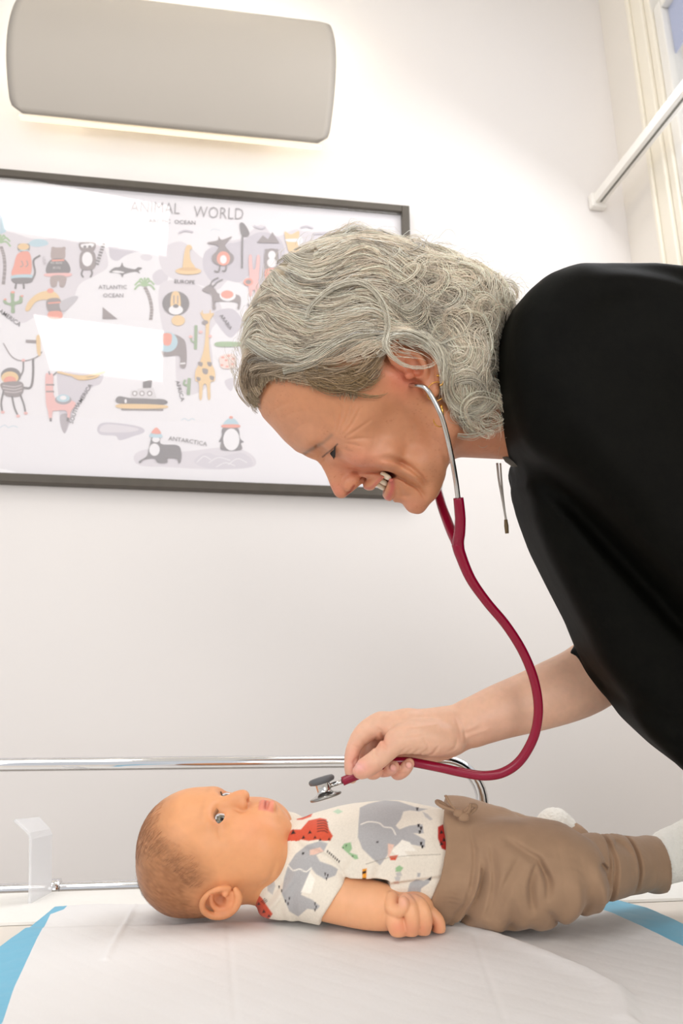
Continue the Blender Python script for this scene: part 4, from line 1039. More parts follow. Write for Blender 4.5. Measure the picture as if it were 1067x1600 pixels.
# fringe of short hairs along the forehead hairline
for i in range(900):
    t = random.random(); L_ = [(403, 645), (409, 622), (424, 606), (450, 608), (486, 618), (520, 629), (556, 638)]
    k = t * (len(L_) - 1); a = int(k); f_ = k - a; p = np.array(L_[a]) * (1 - f_) + np.array(L_[min(a + 1, len(L_) - 1)]) * f_
    p = p + np.array([random.gauss(0, 2), random.gauss(0, 4)]); d = np.array([-.25, -1.0]) if p[0] > 415 else np.array([-.8, -.6]); tw = np.array([1, -.05]) * random.uniform(0, 1.1)
    m = 8; tt = np.linspace(0, 1, m)[:, None]; P = p + d * 20 * tt + tw * 26 * tt ** 2
    add_lock(P, 1, 0, 1, np.array([176., 156., 126.]) * random.uniform(.7, 1.2), layer=-1, rad=.3, frizz=1)
# fly-away hairs outside the outline
for i in range(420):
    k = random.randrange(2, 23); a = HO_[k]; b = HO_[k + 1]; f_ = random.random(); p = a * (1 - f_) + b * f_; tn = (b - a) / np.linalg.norm(b - a); nn = np.array([tn[1], -tn[0]])
    L = random.uniform(15, 60); h_ = random.uniform(2, 13) * (1.5 if k > 12 else 1); t = np.linspace(0, 1, 12)[:, None]; curl = random.uniform(0, 2)
    P = p - nn * 3 + tn * L * t * (1 - .25 * t) + nn * h_ * np.sin(t * math.pi * (1 if random.random() < .7 else .6)) + nn * curl * np.sin(t * 9)
    add_lock(P, 1, 0, 0, np.array([214., 204., 186.]), layer=random.uniform(0, 60), rad=.27, frizz=1, w0=random.uniform(-60, 0))
PA = np.array(P_list); RA = np.array(R_list); CA = np.array(C_list)
T_ = np.gradient(PA, axis=1); T_ /= np.linalg.norm(T_, axis=2)[:, :, None] + 1e-9
u_ = np.cross(T_, np.array([.2, .1, 1.0])); u_ /= np.linalg.norm(u_, axis=2)[:, :, None] + 1e-9; w_ = np.cross(T_, u_)
rings = np.stack([PA + RA[:, :, None] * (math.cos(a) * u_ + math.sin(a) * w_) for a in (0.5, 2.6, 4.7)], 2)    # strand, point, 3
ns = len(PA); Vs = rings.reshape(-1, 3); base = np.arange(ns)[:, None, None] * NP_ * 3 + np.arange(NP_ - 1)[None, :, None] * 3; jj = np.arange(3)[None, None, :]; j2 = (jj + 1) % 3
Fs_ = np.stack([base + jj, base + j2, base + j2 + 3, base + jj + 3], 3).reshape(-1, 4)
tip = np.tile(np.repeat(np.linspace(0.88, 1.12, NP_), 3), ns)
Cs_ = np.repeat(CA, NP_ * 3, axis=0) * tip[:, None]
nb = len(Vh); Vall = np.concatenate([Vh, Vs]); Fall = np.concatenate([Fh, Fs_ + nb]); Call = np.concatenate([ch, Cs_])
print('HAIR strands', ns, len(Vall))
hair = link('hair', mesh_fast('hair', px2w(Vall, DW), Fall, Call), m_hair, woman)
hair['label'] = 'shoulder-length wavy silver grey hair'
# ================================================================ the woman: neck, torso, clothes (depth offsets in photo pixels; near is negative)
m_black = mat('black_crepe_top', (8, 8, 5), 0.62, spec=0.10, sheen=.0, noise=(60, .25), bump=[('noise', 700, .25, .0004), ('noise', 7, .25, .01)])
B = Sculpt((735, 430, -300), (1520, 1320, 420), 6.0, DW)
# torso bends from the hips (right, outside the frame) up to the shoulders
B.ell((1030, 700, 60), (215, 200, 175), None, 0)
B.ell((1180, 760, 60), (220, 230, 180), None, 40)
B.cap((1120, 760, 60), (1290, 940, 110), 215, 190, 60)
# near shoulder with puffed sleeve: big rounded form
SH = [(762, 560), (768, 532), (784, 502), (812, 478), (850, 464), (900, 460), (960, 463), (1010, 471), (1067, 484), (1150, 510), (1220, 560), (1240, 700), (1210, 900), (1180, 1060), (1120, 1060), (1067, 1012),
      (1030, 978), (990, 930), (950, 886), (905, 836), (860, 790), (820, 750), (790, 722), (776, 694), (764, 650), (758, 600)]
B.poly(SH, -200, 30, 56, 14)
B.ell((905, 620, -80), (120, 130, 90), rotm('z', 20), 40)
# front panel / far sleeve below it
FR = [(788, 728), (806, 770), (818, 812), (838, 866), (868, 926), (896, 980), (914, 1026), (940, 1070), (985, 1132), (1030, 1174), (1067, 1201), (1120, 1250), (1260, 1250), (1250, 900), (1100, 800), (900, 700)]
B.poly(FR, -110, 90, 50, 12)
# far sleeve cuff around the forearm
B.cap((1040, 1040, 120), (975, 1062, 112), 86, 52, 24)
B.cap((913, 1039, 95), (950, 1050, 105), 5, 18, 10)
B.groove2([(780, 724), (830, 762), (880, 812), (930, 866), (975, 915), (1015, 960), (1067, 1006), (1120, 1060)], 7, 26, -300, 60)
B.groove2([(804, 772), (830, 800), (860, 850), (895, 910), (905, 930)], 5, 7, -300, 40)
B.groove2([(880, 1010), (930, 1060), (985, 1090), (1067, 1120)], 9, 10, -300, 40)
B.groove2([(860, 482), (900, 478), (960, 488), (1000, 506), (1040, 530), (1100, 545)], 8, 12, -300, 60)
B.groove2([(860, 560), (900, 530), (960, 530)], 16, 8, -300, 0)
B.groove2([(960, 640), (1000, 720), (1067, 780)], 22, 8, -300, 0)
B.groove2([(830, 620), (860, 700), (920, 780)], 24, -8, -300, 0)
B.blur(2)
Vb, Fb = B.surf(); Vb = relax(Vb, Fb, 3, .5)
top = link('top', mesh_fast('top', px2w(Vb, DW), Fb), m_black, woman); top['label'] = 'black loose crepe top'
hp = [(.60, .68, 1.20), (.70, .73, 1.09), (.78, .78, .96), (.82, .82, .80), (.83, .83, .5), (.83, .83, .2), (.83, .83, .002)]
skirt = tube('skirt', smooth_path(hp, 6), np.interp(np.linspace(0, 1, 37), [0, .16, .33, .5, .66, 1], [.10, .125, .16, .165, .15, .17]), mat('dark_skirt', (28, 28, 32), .85), woman, 40)
# neckline edge and hanging tie
m_tag = mat('neck_facing', (92, 88, 80), .6)
tube('neckline_piping', px2w(np.array([(779, 712, -20), (786, 720, -24), (794, 727, -30), (800, 730, -36)]), DW), [.001, .003, .003, .001], m_tag, woman, 10, .4)
m_clear = mat('clear_tie', (206, 200, 190), .3, trans=.35)
tube('neck_tie', px2w(smooth_path([(781, 722, 20), (784, 750, 20), (789, 780, 18), (794, 812, 16), (795, 830, 16)], 6), DW), .0011, m_clear, woman, 8, .5)
tube('neck_tie', px2w(smooth_path([(787, 722, 24), (789, 750, 24), (792, 785, 22), (795, 815, 20), (796, 830, 20)], 6), DW), .0009, m_clear, woman, 8, .5)
tube('tie_tip', px2w(np.array([(794, 812, 17), (795, 822, 17), (796, 834, 17)]), DW), [.0016, .0022, .0018], mat('tie_tip_brass', (120, 100, 70), .5), woman, 8)
# earring hoops
m_gold = mat('gold', (212, 160, 80), .22, metal=1.0)
def arc(c, r, a0, a1, w, n=20, el=1.0, tilt=0.0):
    out = []
    for t in np.linspace(a0, a1, n):
        x, y = r * math.cos(t), r * el * math.sin(t); out.append((c[0] + x * math.cos(tilt) - y * math.sin(tilt), c[1] + x * math.sin(tilt) + y * math.cos(tilt), w))
    return np.array(out)
tube('earring', px2w(arc((664, 634), 12, .2, 4.6, -130, 26, 1.15, .6), DW), .0005, m_gold, woman, 8)
tube('earring', px2w(arc((666, 620), 7, -1.9, 1.3, -135, 14), DW), .0010, m_gold, woman, 8)
tube('earring', px2w(np.array([(671, 652, -128), (672.5, 662, -128), (674, 672, -126), (675, 680, -124)]), DW), [.0012, .0016, .0008, .0011], m_gold, woman, 8)
tube('earring', px2w(arc((670, 672), 9, .5, 3.2, -125, 14, 1.1), DW), .0005, m_gold, woman, 8)
# ================================================================ the woman: right forearm and hand holding the stethoscope tube
HX = lambda x, y, w=0.0: (x, y, w)
G = Sculpt((520, 1020, -45), (1060, 1260, 165), 1.2, DW)
W0 = 35.0
# forearm: elbow end inside the far sleeve
G.path([(1010, 1050, 118), (950, 1088, 108), (900, 1106, 98), (850, 1120, 86), (800, 1132, 74), (760, 1144, 64), (735, 1151, 58)], [56, 53, 50, 45, 40, 35, 32], 10, n=3, sq=((0, 0.2, 1), .86))
G.cap((740, 1150, 58), (700, 1156, 50), 31, 31, 10, sq=((0, 0.2, 1), .72))
# palm block: back of hand on top, seen from the thumb side
G.cap((700, 1152, 50), (640, 1150, 42), 31, 28, 12, sq=((0, 0.3, 1), .85))
G.ell((660, 1158, 62), (46, 28, 26), rotm('z', 6), 12)
# thumb base (thenar), runs from wrist to thumb knuckle
G.path([(712, 1168, 30), (676, 1160, 20), (644, 1156, 12), (618, 1160, 5)], [20, 24, 21, 16.5], 10, n=3)
# thumb
G.path([(622, 1158, 6), (604, 1172, -2), (586, 1187, -6), (572, 1196, -7), (562, 1202, -7)], [16.5, 14.5, 13.5, 13, 11], 6, n=3)
# index finger: knuckle, out to the tip that presses the tube from behind
G.path([(600, 1146, 42), (578, 1152, 40), (560, 1166, 34)], [19, 15, 12.5], 7, n=3)
G.path([(560, 1166, 34), (551, 1184, 26), (549, 1204, 18), (550, 1220, 12)], [12.5, 11, 10.5, 8.5], 3, n=3)
G.cap((640, 1148, 44), (600, 1146, 42), 26, 20, 10)
# middle finger, bends under the thumb
G.path([(618, 1158, 66), (588, 1172, 64), (572, 1192, 52)], [16, 13, 12], 5, n=3)
G.path([(572, 1192, 52), (574, 1210, 34), (582, 1214, 20), (590, 1209, 10)], [11.5, 11, 10.5, 9], 3, n=3)
# ring finger: tip with nail turned to the camera
G.path([(640, 1172, 84), (606, 1192, 80), (590, 1210, 60)], [15, 12.5, 12], 4, n=3)
G.path([(590, 1210, 60), (596, 1216, 40), (608, 1210, 24), (616, 1203, 15)], [11.5, 11.5, 11, 9.5], 2.5, n=3)
# little finger
G.path([(668, 1184, 88), (640, 1204, 84), (622, 1220, 62)], [14, 11.5, 11], 4, n=3)
G.path([(622, 1220, 62), (624, 1222, 40), (633, 1212, 24), (640, 1198, 14)], [11, 11, 10, 9], 2.5, n=3)
# heel of the hand below the tube
G.path([(720, 1176, 60), (690, 1190, 66), (664, 1198, 74), (650, 1200, 78)], [22, 19, 16, 13], 10, n=3)
# nails (slight plates) and creases
G.ell((562, 1199, -18), (10, 7.5, 4), rotm('z', 40), 1.2)
G.ell((614, 1201, 6.2), (6, 7, 2.8), rotm('z', 40), 1.0)
G.ell((639, 1197, 5.6), (6.5, 6.5, 2.8), None, 1.0)
for w_, d_, P_ in ((1.3, 2.0, [(590, 1160), (587, 1168), (585, 1180)]), (1.5, 2.6, [(596, 1152), (600, 1160), (606, 1166)]), (1.2, 1.3, [(578, 1176), (590, 1184), (594, 1194)]), (1.1, 1.0, [(582, 1172), (594, 1180), (598, 1190)]),
                   (1.4, 1.3, [(620, 1182), (626, 1172), (634, 1164)]), (1.4, 1.3, [(630, 1184), (637, 1172), (644, 1166)]), (1.4, 1.2, [(642, 1184), (648, 1174), (654, 1168)]), (1.5, 1.2, [(654, 1184), (660, 1176), (666, 1168)]),
                   (1.7, 2.2, [(664, 1184), (674, 1180), (680, 1172), (684, 1164)]), (2.2, 1.4, [(700, 1176), (712, 1170), (716, 1156)]),
                   (2.6, -1.4, [(724, 1150), (740, 1146), (752, 1140)]), (2.2, -1.2, [(730, 1162), (750, 1154), (770, 1150)]), (1.6, 1.6, [(548, 1170), (558, 1174), (566, 1180)]),
                   (1.3, 1.3, [(549, 1196), (556, 1194)]), (1.2, 1.2, [(622, 1212), (630, 1214), (636, 1212)]), (1.2, 1.2, [(600, 1214), (606, 1218)])):
    G.groove2(P_, w_, d_, -45, 60)
for c_, rx_, ry_, w_ in (((561.5, 1198), 9.5, 7, -18), ((614, 1201), 5.5, 6.5, 5), ((639, 1197), 6, 6, 5)):
    pr = [(c_[0] + rx_ * math.cos(t) * .77 - ry_ * math.sin(t) * .64, c_[1] + rx_ * math.cos(t) * .64 + ry_ * math.sin(t) * .77) for t in np.linspace(0.5, 5.8, 14)]
    G.groove2(pr, .9, 1.6, -45, 20, n=2)
for P_, d_ in (([(612, 1134), (640, 1136), (672, 1134), (700, 1132)], -1.6), ([(606, 1150), (634, 1146), (664, 1144)], 1.6), ([(590, 1143), (597, 1150), (600, 1160)], 1.8), ([(660, 1150), (668, 1162), (668, 1176)], 1.6), ([(716, 1130), (722, 1146), (722, 1164)], 1.3), ([(724, 1128), (730, 1146), (731, 1166)], 1.0)):
    G.groove2(P_, 2.0, d_, -45, 80)
G.blur(1)
Vg, Fg_ = G.surf(); Vg = relax(Vg, Fg_, 1, .4); uvg = proj(Vg)
cg = np.tile(lin((228, 182, 154)), (len(Vg), 1))
for c0, r0, cc, am in (((552, 1190), (16, 30), (226, 150, 128), .6), ((566, 1200), (16, 12), (226, 156, 136), .6), ((610, 1212), (34, 16), (222, 146, 122), .6), ((596, 1160), (16, 14), (220, 140, 115), .45),
                       ((690, 1190), (40, 16), (218, 156, 132), .5), ((760, 1150), (60, 30), (222, 172, 146), .5)):
    blob(cg, uvg, c0, r0, cc, am)
for c0, r0 in (((561, 1198), (9.5, 7)), ((614, 1201), (6, 6.5)), ((639, 1197), (6, 6))): blob(cg, uvg, c0, r0, (236, 176, 166), .9)
cg *= (1 - .07 * vnoise(Vg, 14, 4))[:, None]
m_skin2 = m_skin
arm = link('forearm_and_hand', mesh_fast('arm', px2w(Vg, DW), Fg_, cg), m_skin, woman); arm['label'] = 'bare right forearm and hand pinching the tube'
# ================================================================ the baby
DB = 0.725
TH = math.radians(9)
BU = np.array([-1.0, 0.03, 0]); BF = np.array([0, -math.cos(TH), -math.sin(TH)]); BN = np.array([0, math.sin(TH), -math.cos(TH)])
BR = np.array([BU, BF, BN]); BO = np.array([325.0, 1343.0, 20.0])
KS = .93
def KM(a, b, c=0.0): return K(a - 4, b - 9, c)
def K(a, b, c=0.0): return tuple(BO + BU * a + BF * b * KS + BN * c * KS)
m_bskin = mat('skin_baby', (226, 160, 112), 0.40, spec=0.4, sss=0.22, sssr=(1.0, .38, .2), scale=0.004, attr='Col', noise=(120, .025, 5), bump=[('noise', 500, .05, .0004)])
T = Sculpt((190, 1205, -110), (480, 1450, 130), 1.5, DB)
T.ell((316, 1341, 22), (102, 91, 82), None, 0)
T.ell((286, 1360, 22), (72, 73, 74), None, 24)
T.ell((300, 1312, 16), (78, 66, 66), None, 24)
T.ell(K(-62, 20), (66, 62, 66), BR, 20)
T.ell(K(-80, 44, 30), (40, 36, 34), BR, 14); T.ell(K(-78, 38, -30), (38, 34, 32), BR, 14)
T.ell(K(-88, 20, 44), (40, 38, 32), BR, 14); T.ell(K(-88, 20, -44), (40, 38, 32), BR, 14)
T.ell(K(-104, 42), (24, 26, 28), BR, 12)
T.ell(K(-114, 36), (15, 15, 18), BR, 8)
T.ell(K(-4, 84, 24), (16, 12, 24), BR, 14); T.ell(K(-4, 84, -24), (16, 12, 24), BR, 14)
for s_ in (1, -1):
    T.ell(K(-22, 98, 32 * s_), (9, 12, 15), BR, 12, 'sub')
    T.ell(K(-23, 73, 31 * s_), (17, 17, 18), BR, 4)
    T.ell(K(-22, 92, 32 * s_), (6.6, 15, 13), BR, 1.2, 'sub')
    T.groove([K(-10, 93, 20 * s_), K(-9, 91, 32 * s_), K(-14, 82, 46 * s_)], 1.5, 1.8)
    T.groove([K(-32, 92, 20 * s_), K(-36, 88, 32 * s_), K(-32, 80, 44 * s_)], 1.6, 1.2)
    T.groove([K(-22, 83, 44 * s_), K(-24, 74, 54 * s_), K(-28, 64, 60 * s_)], 1.6, 1.6)
T.path([K(-20, 88), K(-36, 94), K(-50, 102)], [7, 8, 9], 9, n=3)
T.ell(K(-55, 103), (9.5, 9.5, 10.5), BR, 5)
for s_ in (1, -1):
    T.ell(K(-55, 95, 10.5 * s_), (8, 9, 6.5), BR, 3.5)
    T.ell(K(-63, 98, 6.5 * s_), (4.2, 5, 3.4), BR, 1.5, 'sub')
    T.groove([K(-48, 92, 18 * s_), K(-56, 86, 20 * s_), K(-63, 84, 17 * s_)], 1.6, 2.0)
T.ell(KM(-84, 78), (24, 18, 28), BR, 10)
T.path([KM(-82, 88, -16), KM(-80, 94, -8), KM(-82, 96, 0), KM(-80, 94, 8), KM(-82, 88, 16)], [2.5, 4.6, 5, 4.6, 2.5], 3, n=3)
T.path([KM(-92, 84, -14), KM(-94, 91, -7), KM(-95, 93, 0), KM(-94, 91, 7), KM(-91, 84, 14)], [3, 5.8, 6.2, 5.8, 3], 3, n=3)
T.path([KM(-87, 94, -12), KM(-87.5, 99, 0), KM(-87, 94, 12)], [1.5, 3.2, 1.5], 1.5, 'sub', n=3)
T.groove([KM(-68, 97, 0), KM(-74, 96, 0)], 1.8, .8)
T.groove([KM(-104, 84, -10), KM(-105, 86, 0), KM(-104, 84, 10)], 3.5, 2)
T.groove([KM(-66, 90, 24), KM(-76, 82, 30), KM(-86, 76, 30)], 3.0, 1.4)
# near ear and far ear
for s_ in (1, -1):
    E_ = lambda a, b, c: K(-29 + (a + 18) * .80, -24 + (b + 20) * .84, s_ * c * .985)
    T.ell(E_(-18, -22, 82), (25, 20, 8), BR, 5)
    T.path([E_(-34, 3, 84), E_(-16, 7, 90), E_(3, 0, 94), E_(14, -16, 95), E_(11, -34, 95), E_(-6, -46, 94), E_(-28, -46, 92), E_(-44, -34, 90), E_(-52, -16, 87), E_(-46, 0, 84)], [3.8, 3.8, 4, 4.2, 4.4, 4.6, 5, 5.6, 5.6, 4], 2, n=4)
    T.ell(E_(-12, -20, 97), (15, 15, 15), BR, 2.5, 'sub')
    T.path([E_(0, -8, 86), E_(-2, -24, 88), E_(-12, -36, 88), E_(-28, -36, 88), E_(-36, -26, 88)], [3, 3.5, 4, 3.5, 3], 2, n=3)
    T.ell(E_(-18, -18, 92), (8, 7.5, 13), BR, 2, 'sub')
    T.ell(E_(-28, -4, 89), (5.5, 4, 6), BR, 3)
    T.ell(E_(-6, -2, 90), (8, 4.5, 7), BR, 2, 'sub')
# neck
T.cap((380, 1362, 22), (450, 1375, 22), 52, 56, 14)
T.groove2([(436, 1316), (430, 1340), (416, 1364), (396, 1392)], 3, 2.5, -110, 40)
table_cut(T, ZPAD + .001, 2)
T.blur(1)
Vt_, Ft_ = T.surf(); Vt_ = relax(Vt_, Ft_, 1, .4); uvb = proj(Vt_)
d3 = Vt_ - BO; ka, kb, kc = d3 @ BU, d3 @ BF / KS, d3 @ BN / KS
cb = np.tile(lin((224, 160, 112)), (len(Vt_), 1))
def blob3(col, c0, r0, c, amt):
    w = np.exp(-(((ka - c0[0]) / r0[0]) ** 2 + ((kb - c0[1]) / r0[1]) ** 2 + ((kc - c0[2]) / r0[2]) ** 2)) * amt; col[:] = col * (1 - w[:, None]) + lin(c) * w[:, None]
for s_ in (1, -1):
    blob3(cb, (-80, 60, 40 * s_), (26, 40, 24), (224, 142, 108), .45)
    blob3(cb, (-29, -24, 90 * s_), (28, 26, 14), (222, 138, 98), .6); blob3(cb, (-27, -24, 82 * s_), (9, 9, 8), (150, 70, 44), .6)
    blob3(cb, (2, 92, 26 * s_), (4.5, 14, 20), (176, 118, 80), .35)          # faint brows
    blob3(cb, (-22, 92, 44 * s_), (6, 12, 8), (190, 112, 80), .5)
    blob3(cb, (-63, 98, 6.5 * s_), (4, 6, 4), (150, 70, 50), .8)
    blob3(cb, (-24, 88, 32 * s_), (16, 20, 20), (212, 146, 108), .35)
blob3(cb, (-55, 100, 0), (14, 16, 16), (226, 144, 110), .4)
lipm = sstep(ka, -107, -103) * sstep(-ka, 80, 83) * sstep(kb, 73, 78) * sstep(18 - np.abs(kc), 0, 4)
cb = cb * (1 - .75 * lipm[:, None]) + lin((222, 132, 116)) * .75 * lipm[:, None]
blob3(cb, (-91, 89, 0), (2.4, 9, 12), (150, 62, 58), .7)
# the scalp is tinted by very short dark hair
hl = np.array([(262, 1222), (256, 1262), (254, 1290), (280, 1322), (310, 1345), (322, 1366), (322, 1384), (306, 1400), (318, 1424), (380, 1436), (380, 1470), (180, 1470), (180, 1200)], float)
sdh = poly_sd(hl, uvb[:, 0], uvb[:, 1]) + 10 * (vnoise(Vt_, 14, 8) - .5); wsc = np.clip(.5 - sdh / 44, 0, 1) * (.72 + .28 * sstep(uvb[:, 1], 1290, 1400)) * (1 - np.exp(-((ka + 31) / 27) ** 2 - ((kb + 24) / 23) ** 2) * (np.abs(kc) > 70))
streak = vnoise(np.stack([Vt_[:, 0] * .35 + Vt_[:, 1] * .3, Vt_[:, 1] * 1.0 - Vt_[:, 0] * .5, Vt_[:, 2] * .3], 1), 3.0, 4)
cb = cb * (1 - (.84 * wsc * (.72 + .35 * streak))[:, None]) + lin((124, 78, 48)) * (.84 * wsc * (.72 + .35 * streak))[:, None]
baby = link('person', mesh_fast('baby_head', px2w(Vt_, DB), Ft_, cb), m_bskin)
tag(baby, 'baby lying on its back in a printed bodysuit, looking up', 'person')
# eyes
m_eye = mat('eye', (235, 232, 230), .08, spec=.5, attr='Col', coat=.25)
for s_ in (1, -1):
    c0 = np.array(K(-22.5, 73.5, 31 * s_)); r = 15.6; Ve, Fe = ellv((0, 0, 0), (r, r, r), None, 40, 24)
    Ve = np.array([v / np.linalg.norm(v) * r for v in np.array(Ve)]); look = BF * .78 + np.array([.22, 0, 0]) + BN * .40; look /= np.linalg.norm(look)
    dd = Ve @ look / r; ce = np.tile(lin((226, 226, 230)), (len(Ve), 1)); an = np.degrees(np.arccos(np.clip(dd, -1, 1)))
    Ve = Ve * (1 + .05 * np.exp(-(an / 20) ** 2))[:, None]
    ce[an < 34] = lin((60, 54, 48)); ce[an < 29] = lin((104, 98, 84)); ce[an < 14] = lin((12, 10, 10))
    ce = ce * 1.0
    link('eye', mesh_fast('eye', px2w(Ve + c0, DB), np.array([f for f in Fe if len(f) == 4]), ce), m_eye, baby)
    parts = []
    for i in range(16):
        t = i / 15; b0 = np.array(K(-16.0 - 3 * abs(t - .5) * 2, 90 - 10 * t * t, s_ * (21 + 24 * t))); b1 = b0 + BF * 6 + BU * 4 + BN * s_ * 2 * t
        parts.append(tube_vf(px2w(np.array([b0, (b0 + b1) / 2 + BF, b1]), DB), [.00022, .00018, .00006], 3))
    Vv, Ff = join_vf(parts); link('eyelashes', mesh_np('lash', Vv, Ff), m_lash, baby)
# very short baby hair
Nf = Vt_ - np.array([312, 1335, 22]); cand = np.where((sdh < 2) & (uvb[:, 1] > 1215))[0]; cand = cand[~((np.abs(ka[cand] + 29) < 33) & (np.abs(kb[cand] + 24) < 28) & (np.abs(kc[cand]) > 66))]
pl, rl = [], []
pick = rng.choice(cand, min(5200, len(cand)), replace=False)
for i in pick:
    p = Vt_[i]; n = Nf[i] / np.linalg.norm(Nf[i]); g = np.array([-.75, .5, -.1]) + rng.normal(0, .13, 3); g = g - n * (g @ n); g /= np.linalg.norm(g) + 1e-6; L = rng.uniform(8, 18)
    t = np.linspace(0, 1, 4)[:, None]; pl.append(p - n * .6 + g * L * t + n * (.7 + .7 * rng.random()) * np.sin(t * 2.6)); 
wq = np.clip(wsc[pick] * 1.5 - .45, 0, 1); pl = np.array(pl); nS = len(pl); T_ = np.gradient(pl, axis=1); T_ /= np.linalg.norm(T_, axis=2)[:, :, None]; u_ = np.cross(T_, np.array([.3, .1, 1.0])); u_ /= np.linalg.norm(u_, axis=2)[:, :, None]; w_ = np.cross(T_, u_)
rr = np.array([.13, .13, .11, .05])[None, :, None]; rings = np.stack([pl + rr * (math.cos(a) * u_ + math.sin(a) * w_) for a in (.5, 2.6, 4.7)], 2); base = np.arange(nS)[:, None, None] * 12 + np.arange(3)[None, :, None] * 3; jj = np.arange(3)[None, None]; j2 = (jj + 1) % 3
Fh_ = np.stack([base + jj, base + j2, base + j2 + 3, base + jj + 3], 3).reshape(-1, 4)
link('hair', mesh_fast('baby_hair', px2w(rings.reshape(-1, 3), DB), Fh_, np.repeat((lin((214, 150, 104)) * (1 - wq[:, None]) + lin((116, 72, 44)) * wq[:, None]) * rng.uniform(.75, 1.2, (nS, 1)), 12, axis=0)), m_hair, baby)['label'] = 'very short fine brown baby hair'
# ---------------------------------------------------------------- baby: arm and fist (its near arm)
A_ = Sculpt((480, 1300, -150), (700, 1480, 40), 1.3, DB)
def kp(x, y, w=0.0, D=None): return tuple(pxd(x, y, w))
A_.path([kp(488, 1392, -30), kp(530, 1402, -48), kp(570, 1412, -66), kp(604, 1418, -78)], [34, 33, 31, 28], 8, n=3)
A_.cap(kp(596, 1417, -76), kp(618, 1422, -82), 27, 24, 6)
A_.groove([kp(607, 1382, -84), kp(600, 1400, -108), kp(602, 1424, -110), kp(608, 1446, -96)], 2.2, 3.0)
A_.groove([kp(556, 1376, -66), kp(545, 1390, -90), kp(542, 1412, -98), kp(548, 1436, -84)], 2.6, 1.4)
A_.ell(kp(642, 1421, -84), (33, 24, 23), rotm('z', 10), 8)
def dig(P, r, k=1.8): A_.path([kp(*p) for p in P], r, k, n=3)
dig([(652, 1416, -86), (670, 1424, -88), (684, 1438, -93), (686, 1452, -93), (680, 1459, -86)], [9.5, 9, 8.8, 9, 8], 1.2)     # little finger
dig([(648, 1410, -92), (660, 1420, -104), (664, 1440, -108), (660, 1456, -100), (656, 1460, -90)], [11, 10.5, 10.5, 10.5, 9], 1.3)
dig([(634, 1408, -94), (642, 1420, -108), (644, 1440, -112), (641, 1457, -104), (638, 1460, -92)], [11, 11, 11, 11, 9], 1.3)
dig([(618, 1420, -90), (616, 1434, -104), (622, 1450, -108), (628, 1452, -98)], [12, 13, 13.5, 11], 1.3)       # index finger
dig([(612, 1404, -92), (612, 1418, -104), (622, 1424, -110), (631, 1416, -113), (630, 1408, -112)], [10, 9.5, 8, 7.5, 7], 1.3)    # thumb tucked over
A_.groove([kp(636, 1436, -124), kp(644, 1434, -126), kp(650, 1436, -122)], 1.3, 1.0); A_.groove([kp(656, 1436, -120), kp(664, 1434, -121), kp(670, 1438, -116)], 1.3, 1.0)
table_cut(A_, ZPAD + .001)
A_.blur(1)
Va, Fa = A_.surf(); Va = relax(Va, Fa, 1, .4); ua = proj(Va); ca = np.tile(lin((230, 172, 130)), (len(Va), 1))
for c0, r0, cc, am in (((622, 1450), (14, 12), (226, 140, 112), .6), ((642, 1452), (12, 14), (224, 146, 116), .5), ((662, 1452), (10, 14), (222, 144, 114), .5), ((682, 1450), (10, 16), (224, 142, 110), .6), ((629, 1411), (8, 8), (236, 176, 152), .6), ((640, 1400), (20, 10), (222, 168, 150), .4)):
    blob(ca, ua, c0, r0, cc, am)
arm_b = link('arm', mesh_fast('baby_arm', px2w(Va, DB), Fa, ca), m_bskin, baby); arm_b['label'] = 'bare near arm with a closed fist'

# ---------------------------------------------------------------- baby: printed bodysuit
m_suit = mat('jersey_print', (226, 218, 204), 0.8, spec=.2, attr='Col', sheen=.15, noise=(500, .04, 3), bump=[('noise', 1100, .12, .0003)])
SU = Sculpt((370, 1235, -110), (740, 1470, 150), 1.5, DB)
SU.path([(448, 1376, 20), (500, 1366, 16), (560, 1357, 14), (620, 1354, 12), (670, 1358, 12), (712, 1362, 12)], [62, 80, 88, 90, 84, 77], 10, n=2, sq=((0, 1, 0), .98))
SU.ell((450, 1346, 40), (44, 40, 52), None, 16)      # chest towards the neck
SU.ell((460, 1390, 22), (58, 48, 70), None, 16)
SU.ell((440, 1350, 96), (42, 40, 30), None, 14)       # far shoulder
# near sleeve
SU.path([kp(436, 1396, 4), kp(466, 1386, -14), kp(500, 1392, -34), kp(525, 1401, -46)], [40, 42, 41, 39.5], 9, n=3)
SU.path([kp(524, 1400, -45), kp(529, 1402, -48)], [41, 41], 1.0)
cut = np.array(kp(532, 1403, -50)); dr = cut - np.array(kp(480, 1388, -26)); dr /= np.linalg.norm(dr)
dr = np.array([.80, .50, -.34]); dr /= np.linalg.norm(dr); cut = np.array(kp(528, 1400, -50))
sl, X, Y, Z = SU.win((505, 1340, -120), (600, 1460, -28)); pl_ = (X - cut[0]) * dr[0] + (Y - cut[1]) * dr[1] + (Z - cut[2]) * dr[2]
SU.F[sl] = np.where(Z < -24, np.maximum(SU.F[sl], pl_), SU.F[sl])
